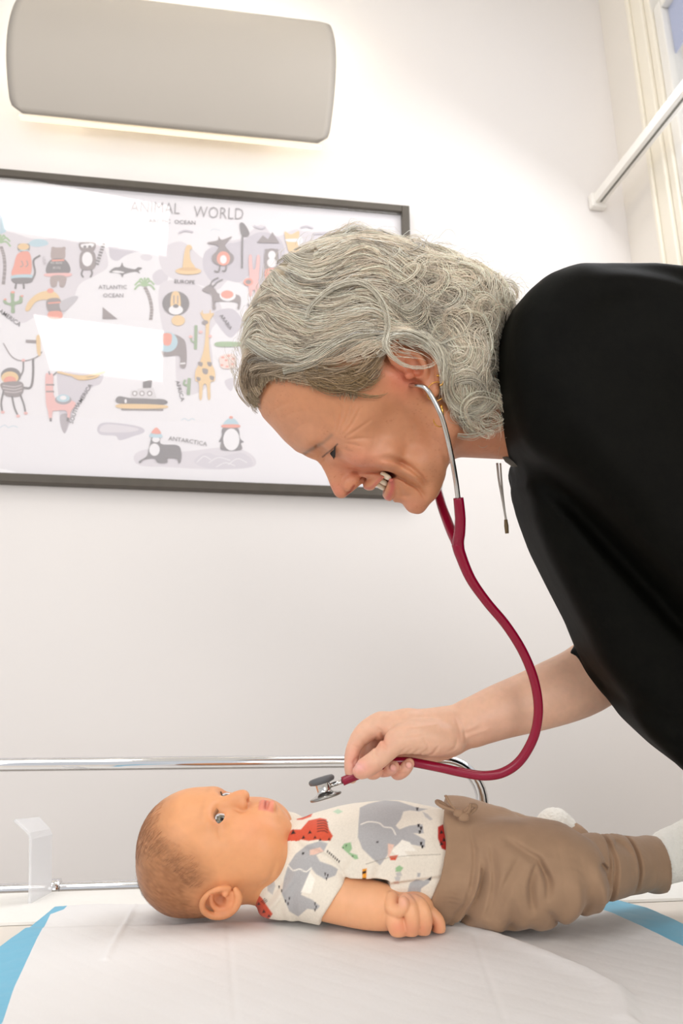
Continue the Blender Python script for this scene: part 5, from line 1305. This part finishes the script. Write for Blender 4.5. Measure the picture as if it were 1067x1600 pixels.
# collar opening and envelope shoulder folds
SU.ell((398, 1352, 30), (52, 60, 60), rotm('z', -14), 3, 'sub')
SU.groove2([(460, 1306), (474, 1310), (500, 1312), (522, 1320), (536, 1334), (548, 1350)], 2.4, 5, -110, 0)
SU.groove2([(398, 1424), (412, 1400), (428, 1378), (446, 1352), (462, 1330)], 2.6, 4, -110, 10)
SU.groove2([(404, 1424), (420, 1404), (434, 1384), (452, 1358), (470, 1334)], 2.2, -3, -110, 10)
SU.groove2([(556, 1362), (574, 1352), (604, 1342), (640, 1338), (688, 1336)], 2.0, 4.5, -110, 0)
SU.groove2([(556, 1358), (574, 1346), (604, 1337), (640, 1333), (688, 1331)], 2.0, -2.5, -110, 0)
SU.groove2([(588, 1340), (600, 1310), (612, 1286)], 5, 3, -110, 0)
SU.groove2([(574, 1348), (586, 1326), (590, 1306)], 4, 3, -110, 0)
SU.groove2([(470, 1344), (462, 1370), (464, 1400), (474, 1424)], 3.5, 3.5, -110, 0); SU.groove2([(448, 1366), (444, 1396), (452, 1426)], 3, 3, -110, 0)
SU.groove2([(560, 1300), (540, 1330), (545, 1350)], 4, 3, -110, 0)
SU.groove2([(508, 1434), (504, 1414), (510, 1392), (526, 1372), (546, 1360)], 1.2, .9, -140, -20)
fl = vnoise(np.stack(np.meshgrid(SU.ax[0][::4], SU.ax[1][::4], SU.ax[2][::4], indexing='ij'), -1).reshape(-1, 3), 26, 6).reshape(len(SU.ax[0][::4]), len(SU.ax[1][::4]), -1)
fl = np.repeat(np.repeat(np.repeat(fl, 4, 0), 4, 1), 4, 2)[:SU.F.shape[0], :SU.F.shape[1], :SU.F.shape[2]]; SU.F += (fl - .5) * 3
# rests flat on the table: cut by the table plane
table_cut(SU, ZPAD + .001)
SU.blur(2)
Vs_, Fs2 = SU.surf(); Vs_ = relax(Vs_, Fs2, 1, .5); us = proj(Vs_); cs = np.tile(lin((226, 217, 202)), (len(Vs_), 1))
slv = ((us[:, 0] < 556) & (Vs_[:, 2] < -8) & (us[:, 1] > 1314)).astype(float)      # sleeve part
fr_m = 1 - slv * sstep(us[:, 1] - (1312 + np.clip(us[:, 0] - 520, 0, 40) * .9), -1, 1)
nearm = (Vs_[:, 2] < 60).astype(float)
GR = (172, 170, 170); GR2 = (188, 184, 180); RD = (206, 84, 58); BK = (38, 32, 32); GN = (150, 184, 140); MU = (228, 150, 44); PK = (226, 190, 172); CRM = (238, 232, 220)
def PT(pts, c, m=None, s=.9): paint(cs, us, pts, c, s, 1.0, nearm if m is None else m)
bd = fr_m * nearm
PT([(562, 1262), (575, 1256), (600, 1250), (622, 1252), (640, 1258), (652, 1262), (668, 1264), (654, 1268), (640, 1266), (630, 1268), (626, 1280), (618, 1290), (624, 1296), (640, 1290), (660, 1288), (662, 1302), (646, 1302), (664, 1312), (664, 1324), (646, 1320), (624, 1318), (612, 1326), (604, 1338), (594, 1352), (580, 1340), (566, 1326), (559, 1308), (560, 1288)], GR, bd)
stroke(cs, us, [(564, 1288), (576, 1284), (592, 1286), (600, 1292), (612, 1294), (618, 1304)], 1.0, CRM, .9, bd)
PT([(628, 1312), (640, 1316), (650, 1330), (632, 1330), (640, 1340), (622, 1338), (612, 1330)], CRM, bd)
for p in [(654, 1290), (658, 1294), (656, 1300), (658, 1318), (660, 1323), (652, 1264)]: PT([(p[0] - 2, p[1] - 2.5), (p[0] + 2, p[1] - 2.5), (p[0] + 1, p[1] + 2.5), (p[0] - 1.5, p[1] + 2.5)], BK, bd, .8)
PT([(588, 1315), (591, 1314), (591, 1317), (588, 1317)], BK, bd)
PT([(606, 1318), (616, 1320), (610, 1334), (606, 1340)], PK, bd)
# red spotted cat on the chest, and a face near the neck
PT([(428, 1345), (436, 1326), (446, 1306), (456, 1296), (470, 1296), (482, 1282), (500, 1278), (510, 1280), (514, 1296), (520, 1306), (516, 1314), (506, 1314), (496, 1312), (482, 1314), (470, 1312), (456, 1320), (444, 1328), (432, 1340)], RD, bd)
for p, r in (((458, 1300), 4), ((466, 1318), 4), ((484, 1300), 3), ((474, 1308), 3), ((492, 1308), 2.5), ((500, 1312), 2.5), ((446, 1316), 3), ((450, 1326), 2.5), ((514, 1311), 2.2)): PT([(p[0] - r, p[1] + r), (p[0], p[1] - r), (p[0] + r, p[1] + r * .6)], BK, bd, .8)
for i in range(5): stroke(cs, us, [(496, 1283 + i * 4), (506, 1282 + i * 4), (512, 1285 + i * 4)], .9, BK, .8, bd)
PT([(463, 1278), (476, 1271), (488, 1271), (486, 1276), (472, 1281), (464, 1281)], RD, bd); stroke(cs, us, [(472, 1276), (482, 1273)], 1.4, BK, .7, bd)
PT([(520, 1268), (528, 1264), (536, 1268), (528, 1272)], (182, 204, 178), bd)
PT([(660, 1268), (668, 1272), (676, 1280), (672, 1282), (664, 1276)], GR2, bd)
PT([(532, 1326), (538, 1318), (548, 1316), (550, 1326), (546, 1332), (558, 1336), (560, 1342), (548, 1344), (540, 1340), (544, 1334), (536, 1332)], GN, bd)
for p in ((536, 1326), (541, 1322), (545, 1338), (551, 1339)): PT([(p[0] - 1, p[1] - 2), (p[0] + 1, p[1] - 2), (p[0], p[1] + 2)], BK, bd, .7)
PT([(538, 1342), (548, 1344), (556, 1358), (552, 1364), (542, 1352)], MU, bd)
PT([(566, 1358), (573, 1357), (572, 1380), (566, 1380)], MU, bd); PT([(566, 1362), (572, 1360), (572, 1364), (566, 1366)], BK, bd); PT([(566, 1372), (572, 1372), (570, 1379), (566, 1378)], BK, bd)
PT([(684, 1292), (692, 1288), (700, 1290), (700, 1330), (690, 1326), (684, 1310)], (170, 44, 36), bd)
for p in ((690, 1300), (694, 1312), (690, 1318)): PT([(p[0] - 3, p[1] + 3), (p[0] - 1, p[1] - 4), (p[0] + 3, p[1] + 2)], BK, bd)
PT([(608, 1338), (622, 1336), (618, 1344), (610, 1344)], RD, bd); PT([(618, 1356), (624, 1352), (630, 1356), (626, 1362), (618, 1362)], GN, bd)
PT([(618, 1364), (626, 1362), (628, 1368), (620, 1370)], GR2, bd); PT([(616, 1370), (626, 1370), (624, 1377), (618, 1376)], GR2, bd); PT([(614, 1378), (622, 1376), (624, 1381), (616, 1381)], (206, 176, 160), bd)
PT([(636, 1396), (640, 1380), (650, 1374), (662, 1376), (674, 1370), (670, 1380), (658, 1388), (656, 1400), (646, 1402)], GR, bd); PT([(652, 1364), (657, 1364), (656, 1370), (652, 1370)], GR, bd); PT([(668, 1374), (674, 1370), (673, 1376)], BK, bd)
PT([(582, 1386), (594, 1380), (596, 1384), (588, 1388)], GR, bd)
# sleeve print: a second elephant
PT([(450, 1352), (462, 1334), (480, 1320), (500, 1314), (512, 1318), (506, 1330), (494, 1336), (500, 1346), (518, 1352), (528, 1358), (524, 1368), (508, 1374), (494, 1366), (486, 1356), (476, 1388), (470, 1398), (488, 1406), (500, 1416), (494, 1422), (480, 1420), (466, 1432), (452, 1424), (440, 1396), (444, 1372)], GR, slv)
PT([(484, 1362), (492, 1374), (486, 1396), (470, 1394)], CRM, slv); stroke(cs, us, [(450, 1352), (458, 1360), (468, 1358), (478, 1362), (486, 1356)], 1.0, CRM, .9, slv)
PT([(484, 1328), (500, 1324), (506, 1330), (490, 1336), (484, 1336)], PK, slv)
for p in ((473, 1334), (474, 1333)): PT([(p[0] - 1.4, p[1] - 1.4), (p[0] + 1.4, p[1] - 1.4), (p[0] + 1, p[1] + 1.4), (p[0] - 1, p[1] + 1.4)], BK, slv)
for i in range(7): PT([(511 + i * 3, 1328 + i * 2.6), (513 + i * 3, 1329 + i * 2.6), (512 + i * 3, 1333 + i * 2.6), (510.5 + i * 3, 1332 + i * 2.6)], BK, slv, .7)
for p in ((508, 1366), (512, 1368), (510, 1373), (492, 1412), (494, 1417), (492, 1422), (436, 1386), (440, 1392), (446, 1408), (450, 1412), (452, 1404)): PT([(p[0] - 1, p[1] - 2.4), (p[0] + 1.2, p[1] - 2), (p[0] + .6, p[1] + 2.4), (p[0] - .8, p[1] + 2)], BK, slv, .7)
PT([(416, 1366), (424, 1362), (430, 1384), (426, 1398), (418, 1392)], GR2)
PT([(386, 1426), (394, 1410), (404, 1398), (410, 1404), (416, 1414), (426, 1428), (420, 1436), (386, 1434)], RD)
for p, r in (((396, 1422), 3.5), ((412, 1424), 3), ((404, 1412), 2.5), ((420, 1431), 2.5)): PT([(p[0] - r, p[1] + r), (p[0], p[1] - r), (p[0] + r, p[1] + r * .6)], BK)
for i in range(3): stroke(cs, us, [(408 + i * 2, 1409 + i * 1.5), (414 + i * 2, 1404 + i * 1.5)], .7, BK, .8)
# shirt tail hem line
stroke(cs, us, [(572, 1350), (604, 1341), (640, 1337), (688, 1335)], .8, (150, 140, 126), .6, bd)
suit = link('bodysuit', mesh_fast('bodysuit', px2w(Vs_, DB), Fs2, cs), m_suit, baby); suit['label'] = 'cream short-sleeved bodysuit printed with grey elephants and red leopards'

# ---------------------------------------------------------------- baby: trousers
m_pants = mat('taupe_cotton', (158, 128, 102), 0.78, spec=.2, sheen=.15, noise=(60, .05, 4), bump=[('noise', 900, .15, .0004)])
PN = Sculpt((600, 1230, -160), (1060, 1480, 190), 2.0, DB)
# seat
PN.path([(690, 1352, 14), (724, 1354, 12), (770, 1360, 6)], [94, 94, 89], 8, n=2)
# near thigh comes toward the camera, then the calf goes back
PN.path([kp(756, 1364, -22), kp(800, 1368, -40), kp(850, 1362, -46), kp(888, 1360, -44)], [78, 78, 66, 56], 12, n=3)
PN.path([kp(884, 1364, -40), kp(925, 1356, -16), kp(962, 1352, 16), kp(1000, 1350, 44)], [54, 50, 45, 40], 3.5, n=3)
PN.ell(kp(900, 1368, -40), (34, 56, 50), rotm('z', 6), 8)
PN.path([kp(996, 1348, 40), kp(1016, 1350, 54), kp(1020, 1351, 57)], [38, 41, 42], 2)
# far thigh and calf
PN.path([(750, 1362, 60), (820, 1376, 92), (890, 1386, 116)], [70, 58, 46], 14, n=3)
PN.path([(890, 1386, 116), (930, 1380, 130)], [44, 38], 6)
# waistband
PN.path([(630, 1352, 14), (702, 1353, 13)], [95, 95], 2)
c1 = np.array([683, 1352, 14.0]); nn = np.array([.90, -.0, 0.0]); nn = np.array([math.cos(.33), math.sin(.33), 0.0])
sl, X, Y, Z = PN.win((600, 1230, -160), (760, 1480, 190))
wl = np.interp(PN.ax[1][sl[1]], [1235, 1272, 1300, 1332, 1388, 1402, 1440, 1475], [697, 696, 694, 690, 664, 656, 640, 636])[None, :, None]
q_ = 1 + Z / FPX
PN.F[sl] = np.maximum(PN.F[sl], (wl - (533.5 + (X - 533.5) / q_)) * .9)
PN.groove2([(727, 1276), (728, 1296), (724, 1322), (711, 1366), (694, 1400), (676, 1432)], 2.2, 6, -160, 100)
PN.groove2([(732, 1276), (734, 1296), (731, 1322), (718, 1368), (700, 1404), (684, 1436)], 2.0, -2.5, -160, 100)
for P_, w_, d_ in (([(735, 1290), (736, 1340), (712, 1400), (700, 1432)], 5, 5), ([(752, 1284), (750, 1330), (740, 1380)], 4, 5), ([(790, 1290), (762, 1330), (752, 1380)], 5, 4), ([(812, 1298), (800, 1326), (802, 1360)], 4, 6),
                   ([(770, 1276), (800, 1290), (818, 1300), (822, 1330)], 4, 4), ([(824, 1360), (846, 1392), (890, 1412)], 4, 5), ([(814, 1300), (826, 1320), (822, 1340)], 4, 6), ([(700, 1400), (706, 1424), (722, 1440)], 3, 5),
                   ([(760, 1380), (790, 1400), (830, 1420)], 8, 3), ([(860, 1310), (864, 1350), (850, 1390)], 9, -3), ([(896, 1310), (910, 1350), (914, 1400)], 7, -4), ([(720, 1390), (708, 1406), (712, 1428)], 3, 6),
                   ([(880, 1330), (886, 1370), (876, 1404)], 7, 4), ([(745, 1300), (728, 1350), (712, 1384)], 3, 4), ([(906, 1310), (924, 1328), (930, 1345), (936, 1320), (942, 1302)], 3, 7),
                   ([(943, 1300), (944, 1326), (938, 1356), (936, 1400)], 3, 6), ([(993, 1314), (994, 1340), (991, 1394)], 2.2, 6), ([(950, 1312), (970, 1318), (984, 1330)], 3, 3), ([(786, 1466), (830, 1440), (864, 1424)], 5, 3), ([(660, 1404), (676, 1416), (690, 1436)], 3, 2),
                   ([(770, 1340), (776, 1380), (764, 1420)], 6, 4), ([(800, 1380), (806, 1420), (800, 1450)], 6, 3)):
    PN.groove2(P_, w_ * .85, d_ * 2.0, -160, 40)
for i in range(18):   # gathers of the waistband
    y = 1284 + i * 7.5; x = np.interp(y, [1272, 1300, 1332, 1388, 1420], [704, 703, 699, 676, 662]); PN.groove2([(x, y), (x + 10, y + 1), (x + 19, y)], 1.6, .9, -160, 60, n=3)
fl = vnoise(np.stack(np.meshgrid(PN.ax[0][::4], PN.ax[1][::4], PN.ax[2][::4], indexing='ij'), -1).reshape(-1, 3), 34, 12).reshape(len(PN.ax[0][::4]), len(PN.ax[1][::4]), -1)
fl = np.repeat(np.repeat(np.repeat(fl, 4, 0), 4, 1), 4, 2)[:PN.F.shape[0], :PN.F.shape[1], :PN.F.shape[2]]; PN.F += (fl - .5) * 7
table_cut(PN, ZPAD + .001)
PN.blur(1)
Vp, Fp = PN.surf(); Vp = relax(Vp, Fp, 2, .5)
pants = link('trousers', mesh_fast('trousers', px2w(Vp, DB), Fp), m_pants, baby); pants['label'] = 'taupe cotton trousers with gathered waistband'
def kpw(P): return px2w(np.array([pxd(*p) for p in P]), DB)
def string(P, r=.0019): return tube('drawstring', kpw(smooth_path(P, 6)), r, m_pants, baby, 8, .7)
string([(722, 1272, -34), (708, 1266, -42), (694, 1262, -42), (684, 1256, -36), (682, 1253, -30), (688, 1254, -30), (700, 1262, -34), (716, 1270, -36)], .0023)
string([(718, 1270, -40), (708, 1262, -42), (702, 1254, -42), (697, 1245, -40), (696, 1243, -40)], .0017)
string([(720, 1272, -40), (730, 1264, -44), (738, 1258, -44), (744, 1261, -40), (738, 1268, -40), (726, 1276, -40)], .0023)
string([(722, 1274, -42), (732, 1268, -46), (735, 1258, -46), (735, 1255, -46)], .0017)
for c_, r_ in (((716, 1270, -42), (.0052, .0042, .004)), ((724, 1276, -42), (.0058, .005, .0045))):
    Vq, Fq_ = ellv((0, 0, 0), r_); p_ = kpw([c_])[0]; link('drawstring_knot', mesh_np('knot', np.array(Vq) + p_, Fq_), m_pants, baby)
# stitches along the waistband seam
parts = []
# ---------------------------------------------------------------- socks
m_sock = mat('fuzzy_white_sock', (240, 236, 226), .95, spec=.1, sheen=.5, bump=[('noise', 350, .8, .002)])
for nm, P_, r_ in (('sock', [kp(1014, 1348, 52), kp(1032, 1342, 66), kp(1060, 1332, 84), kp(1092, 1316, 96)], [30, 35, 38, 36]), ):
    SK = Sculpt((960, 1200, -20), (1190, 1420, 170), 2.5, DB); SK.path(P_, r_, 8, n=3); SK.path([kp(1086, 1320, 92), kp(1110, 1290, 90), kp(1112, 1250, 88)], [36, 30, 24], 12, n=2)
    SK.F += (vnoise(np.stack(np.meshgrid(*SK.ax, indexing='ij'), -1).reshape(-1, 3), 4, 2).reshape(SK.F.shape) - .5) * 2.2
    SK.groove2([(1046, 1296), (1058, 1330), (1056, 1372)], 4, 4, -20, 170)
    Vk, Fk = SK.surf(); so = link('sock', mesh_fast('sock', px2w(Vk, DB), Fk), m_sock, baby); so['label'] = 'fluffy white sock on the near foot'
SK = Sculpt((840, 1240, 60), (990, 1430, 200), 2.5, DB); SK.path([(930, 1385, 130), (922, 1365, 140), (910, 1350, 140)], [32, 28, 26], 8); SK.path([(912, 1354, 140), (904, 1352, 140), (896, 1354, 138)], [28, 24, 20], 10)
SK.ell((910, 1350, 138), (26, 18, 24), rotm('z', -18), 8)
SK.F += (vnoise(np.stack(np.meshgrid(*SK.ax, indexing='ij'), -1).reshape(-1, 3), 4, 2).reshape(SK.F.shape) - .5) * 2.2
Vk, Fk = SK.surf(); so = link('sock', mesh_fast('sock', px2w(Vk, DB), Fk), m_sock, baby); so['label'] = 'fluffy white sock on the far foot'
# ================================================================ disposable underpad on the table
m_pad = mat('underpad_white', (230, 228, 227), .8, spec=.15, bump=[('noise', 260, .25, .0006), ('noise', 28, .18, .004)])
m_blue = mat('underpad_blue_film', (112, 184, 214), .42, spec=.4, bump=[('noise', 60, .35, .002)])
pad = bpy.data.objects.new('underpad', None); C.objects.link(pad); pad.location = (.11, .7, TABLE)
tag(pad, 'white disposable underpad with a blue border spread under the baby', 'underpad')
_cr = [atZ(x, y, TABLE + .006)[:2] for x, y in ((640, 1432), (720, 1446), (790, 1468), (850, 1490), (930, 1520), (985, 1552), (1003, 1600))]
_cr = np.array([(-.4, _cr[0][1] + .03)] + list(_cr) + [(_cr[-1][0] + .01, .40)])
def padz(x, y):
    x = np.asarray(x, float); y = np.asarray(y, float)
    P = np.stack([x, y, x * 0], 1); z = np.full(len(x), TABLE + .0035)
    d = np.full(len(x), 9.0); 
    for a, b in zip(_cr[:-1], _cr[1:]):
        ab = b - a; t = np.clip(((x - a[0]) * ab[0] + (y - a[1]) * ab[1]) / (ab @ ab), 0, 1); dx, dy = x - a[0] - t * ab[0], y - a[1] - t * ab[1]; cr_ = ab[0] * dy - ab[1] * dx
        dd = np.hypot(dx, dy); d = np.where(dd < np.abs(d), np.where(cr_ < 0, -dd, dd), d)
    z += (.002 + .004 * sstep(x, .1, .25)) * sstep(-d, -.005, .010) + .003 * np.exp(-((d + .01) / .012) ** 2) * sstep(x, .1, .3)
    z += (vnoise(P, .07, 1) - .5) * .0035 + (vnoise(P * np.array([1, .5, 1]), .025, 2) - .5) * .0012
    # quilting
    q = np.abs(np.sin((x + y * .9) * math.pi / .028)) * np.abs(np.sin((x - y * .9) * math.pi / .028)); z += .0003 * q ** .5
    # fold lines
    for (ax_, ay_, bx_, by_, h_, w_) in ((_f1[0], _f1[1], _f2[0], _f2[1], .0016, .003), (_f3[0], _f3[1], _f4[0], _f4[1], -.0005, .0025), (_f5[0], _f5[1], _f6[0], _f6[1], -.0005, .0025)):
        a = np.array([ax_, ay_]); b = np.array([bx_, by_]); ab = b - a; t = np.clip(((x - a[0]) * ab[0] + (y - a[1]) * ab[1]) / (ab @ ab), 0, 1); dd = np.hypot(x - a[0] - t * ab[0], y - a[1] - t * ab[1]); z += h_ * np.exp(-(dd / w_) ** 2)
    return z
_f1, _f2 = atZ(212, 1412, TABLE + .005), atZ(165, 1500, TABLE + .005); _f3, _f4 = atZ(355, 1440, TABLE + .005), atZ(372, 1640, TABLE + .005); _f5, _f6 = atZ(742, 1470, TABLE + .005), atZ(800, 1640, TABLE + .005)
pL = [atZ(x, y, TABLE + .004)[:2] for x, y in ((86, 1416), (49, 1446), (0, 1482))]; iL = [atZ(x, y, TABLE + .004)[:2] for x, y in ((100, 1421), (79, 1428), (56, 1472), (22, 1544), (4, 1600))]
pR = [atZ(x, y, TABLE + .004)[:2] for x, y in ((948, 1402), (1012, 1418), (1067, 1444))]; iR = [atZ(x, y, TABLE + .004)[:2] for x, y in ((932, 1419), (960, 1428), (1004, 1448), (1067, 1480))]
print('PAD', np.round(pL, 3), np.round(iL, 3), np.round(pR, 3), np.round(iR, 3))
YB, YN = pL[0][1], .40
def edge(pts, y):
    p = np.array(sorted([tuple(q) for q in pts], key=lambda q: q[1])); s0 = (p[1, 0] - p[0, 0]) / (p[1, 1] - p[0, 1] + 1e-9); s0 = np.clip(s0, -.6, .6)
    return np.where(y < p[0, 1], p[0, 0] + s0 * .3 * (y - p[0, 1]), np.interp(y, p[:, 1], p[:, 0]))
def padgrid(u0, u1, v0, v1, nu, nv, m, name):
    us_, vs_ = np.linspace(u0, u1, nu), np.linspace(v0, v1, nv); U_, V_ = np.meshgrid(us_, vs_)
    y = YN + (YB - YN) * V_; xo0, xi0, xi1, xo1 = edge(pL, y), edge(iL, y), edge(iR, y), edge(pR, y)
    x = np.where(U_ < 1, xo0 + (xi0 - xo0) * U_, np.where(U_ < 2, xi0 + (xi1 - xi0) * (U_ - 1), xi1 + (xo1 - xi1) * (U_ - 2)))
    z = padz(x.ravel(), y.ravel()); Vv = np.stack([x.ravel() - .11, y.ravel() - .7, z - TABLE], 1)
    idx = np.arange(nu * nv).reshape(nv, nu); Ff = np.stack([idx[:-1, :-1], idx[:-1, 1:], idx[1:, 1:], idx[1:, :-1]], -1).reshape(-1, 4)
    return Vv, Ff
vb = 1 - .028 / (YB - YN)
Vv, Ff = padgrid(1, 2, 0, 1, 330, 270, None, ''); link('absorbent_centre', mesh_fast('pad_centre', Vv, Ff), m_pad, pad)
V1, F1 = padgrid(0, 1, 0, 1, 16, 260, None, ''); V2, F2 = padgrid(2, 3, 0, 1, 16, 260, None, ''); V3, F3 = padgrid(1, 2, vb, 1, 330, 14, None, '')
link('blue_border', mesh_fast('pad_border', V1, F1), m_blue, pad); link('blue_border', mesh_fast('pad_border', V2, F2), m_blue, pad)
# paper cover further back on the table
m_paper = mat('table_paper', (240, 238, 233), .8, bump=[('voronoi', 120, .3, .001)])
pp = link('paper_sheet', bx((-.60, .865, TABLE - .0055), (.58, .992, TABLE - .0025)), m_paper, None, False); tag(pp, 'white paper sheet along the back of the table behind the underpad', 'paper sheet')

# clear bracket at the head end
m_acr = bpy.data.materials.new('frosted_acrylic'); m_acr.use_nodes = True
_n = m_acr.node_tree.nodes; _b = _n['Principled BSDF']; _b.inputs['Base Color'].default_value = rgba((238, 238, 240)); _b.inputs['Roughness'].default_value = .25; _b.inputs['Alpha'].default_value = .62
def bent(pts_a, pts_b, th, name, m, label):
    A_ = [Q(*p) for p in pts_a]; B_ = [Q(*p) for p in pts_b]; n = len(A_)
    o0 = np.mean(A_ + B_, axis=0); Vv = [a - o0 for a in A_] + [b - o0 for b in B_]; Ff = [(i, i + 1, n + i + 1, n + i) for i in range(n - 1)]
    o = link(name, mesh_np(name, Vv, Ff), m, None, False); o.location = o0; s_ = o.modifiers.new('s', 'SOLIDIFY'); s_.thickness = th; b_ = o.modifiers.new('b', 'BEVEL'); b_.width = .0008; return o
za = .81; zb2 = .86
ac = bent([(43, 1462, za), (44, 1380, za), (45, 1312, za), (43, 1304, za), (20, 1283, za)], [(77, 1442, zb2), (77, 1370, zb2), (78, 1304, zb2), (75, 1297, zb2), (58, 1279, zb2)], .0035, 'acrylic_bracket', m_acr, '')
tag(ac, 'clear frosted plastic bracket standing on the table left of the baby', 'bracket')

# ================================================================ stethoscope
m_tubing = mat('burgundy_tubing', (138, 2, 44), .24, spec=.5, coat=.15)
m_steel = mat('steel', (205, 203, 200), .16, metal=1.0)
m_rim = mat('grey_rubber_rim', (92, 92, 94), .45)
st = bpy.data.objects.new('stethoscope', None); C.objects.link(st)
tag(st, 'burgundy stethoscope worn by the woman, its steel chest piece above the baby', 'stethoscope')
o0 = px2w(np.array([pxd(716, 850, -30)]), DW)[0]; st.location = tuple(o0)
def kw(P): return px2w(np.array([pxd(*p) for p in P]), DW) - o0
def stube(name, P, r, m, n=8, k=16): return tube(name, kw(smooth_path(P, n)) if n else kw(P), r, m, st, k)
s0w = DW / FPX
def rads(n_pts, rs): return np.interp(np.linspace(0, 1, n_pts), np.linspace(0, 1, len(rs)), rs) * s0w
PT_ = smooth_path([(715, 850, -34), (719, 866, -34), (735, 904, -32), (760, 940, -30), (790, 976, -26), (815, 1015, -22), (832, 1055, -20), (840, 1092, -20), (840, 1124, -20), (832, 1156, -20), (812, 1189, -18), (786, 1207, -14), (756, 1212, -8), (722, 1207, 2), (690, 1200, 12),
                   (660, 1194, 22), (636, 1190, 26), (612, 1191, 24), (592, 1198, 19), (572, 1206, 13), (554, 1213, 9), (535, 1221, 6)], 8)
tube('tubing', kw(PT_), rads(len(PT_), [9.5, 8.2] + [7.2] * 10 + [6.9] * 4), m_tubing, st, 20)
stube('tubing_branch', [(716, 778, -60), (717.5, 792, -58), (719, 812, -52), (718, 832, -44), (716, 846, -36), (717, 858, -34)], rads(41, [7.6, 8.0, 8.2, 8.6, 9, 8.5]), m_tubing, 8)
stube('tubing_branch', [(684, 768, 40), (690, 790, 22), (698, 812, 4), (706, 832, -16), (713, 846, -30), (717, 858, -34)], rads(41, [7, 7.4, 7.8, 8, 8.6, 8.2]), m_tubing, 8)
stube('binaural_tube', [(638, 602, -102), (648, 602, -122), (664, 606, -136), (677, 624, -140), (690, 652, -140), (699, 684, -130), (706, 716, -110), (712, 750, -80), (716, 782, -60)], rads(65, [3.2, 3.5, 3.8, 3.8]), m_steel, 8, 12)
stube('binaural_tube', [(640, 600, 128), (652, 602, 142), (676, 622, 148), (690, 652, 146), (694, 690, 130), (692, 730, 90), (686, 772, 36)], rads(49, [3.4, 3.8, 3.8]), m_steel, 8, 12)
for c_ in ((638, 602, -100), (638, 602, 100)):
    Vq, Fq_ = ellv((0, 0, 0), (.0035, .0035, .004)); link('ear_tip', mesh_np('tip', np.array(Vq) + kw([c_])[0], Fq_), m_rim, st)
stube('chest_stem', [(538, 1219.5, 6), (526, 1224, 6), (512, 1229, 6)], rads(3, [4, 3.6, 3.4]), m_steel, 0, 12)
ax_ = np.array([.27, .90, -.30]); ax_ /= np.linalg.norm(ax_); e1 = np.cross(ax_, [0, 0, 1]); e1 /= np.linalg.norm(e1); e2 = np.cross(ax_, e1)
def lathe_px(name, c0, prof, m, parent):
    k = 40; Vv = []; c0 = np.array(c0, float)
    for r, h_ in prof:
        for j in range(k):
            a = 2 * math.pi * j / k; Vv.append(c0 + ax_ * h_ + r * (math.cos(a) * e1 + math.sin(a) * e2))
    n = len(prof); Ff = [(i * k + j, i * k + (j + 1) % k, (i + 1) * k + (j + 1) % k, (i + 1) * k + j) for i in range(n - 1) for j in range(k)] + [tuple(range(k))[::-1], tuple(range((n - 1) * k, n * k))]
    return link(name, mesh_np(name, px2w(np.array(Vv), DW) - o0, Ff), m, parent)
c0 = pxd(501, 1214, 8)
cp = lathe_px('chest_piece', c0, [(10, 7), (13, 9), (11.5, 11), (11, 20), (12, 23), (15, 25), (22, 27.5), (23.5, 29)], m_steel, st)
lathe_px('bell_rim', c0, [(12, 0), (18, .8), (20.5, 3), (20.8, 6), (19, 9), (13, 10.5)], m_rim, cp)
lathe_px('diaphragm_rim', c0, [(23.4, 28), (25.2, 29), (25.4, 31), (23.5, 32.4), (20, 32.8)], mat('dull_steel', (150, 148, 144), .3, metal=1.0), cp)
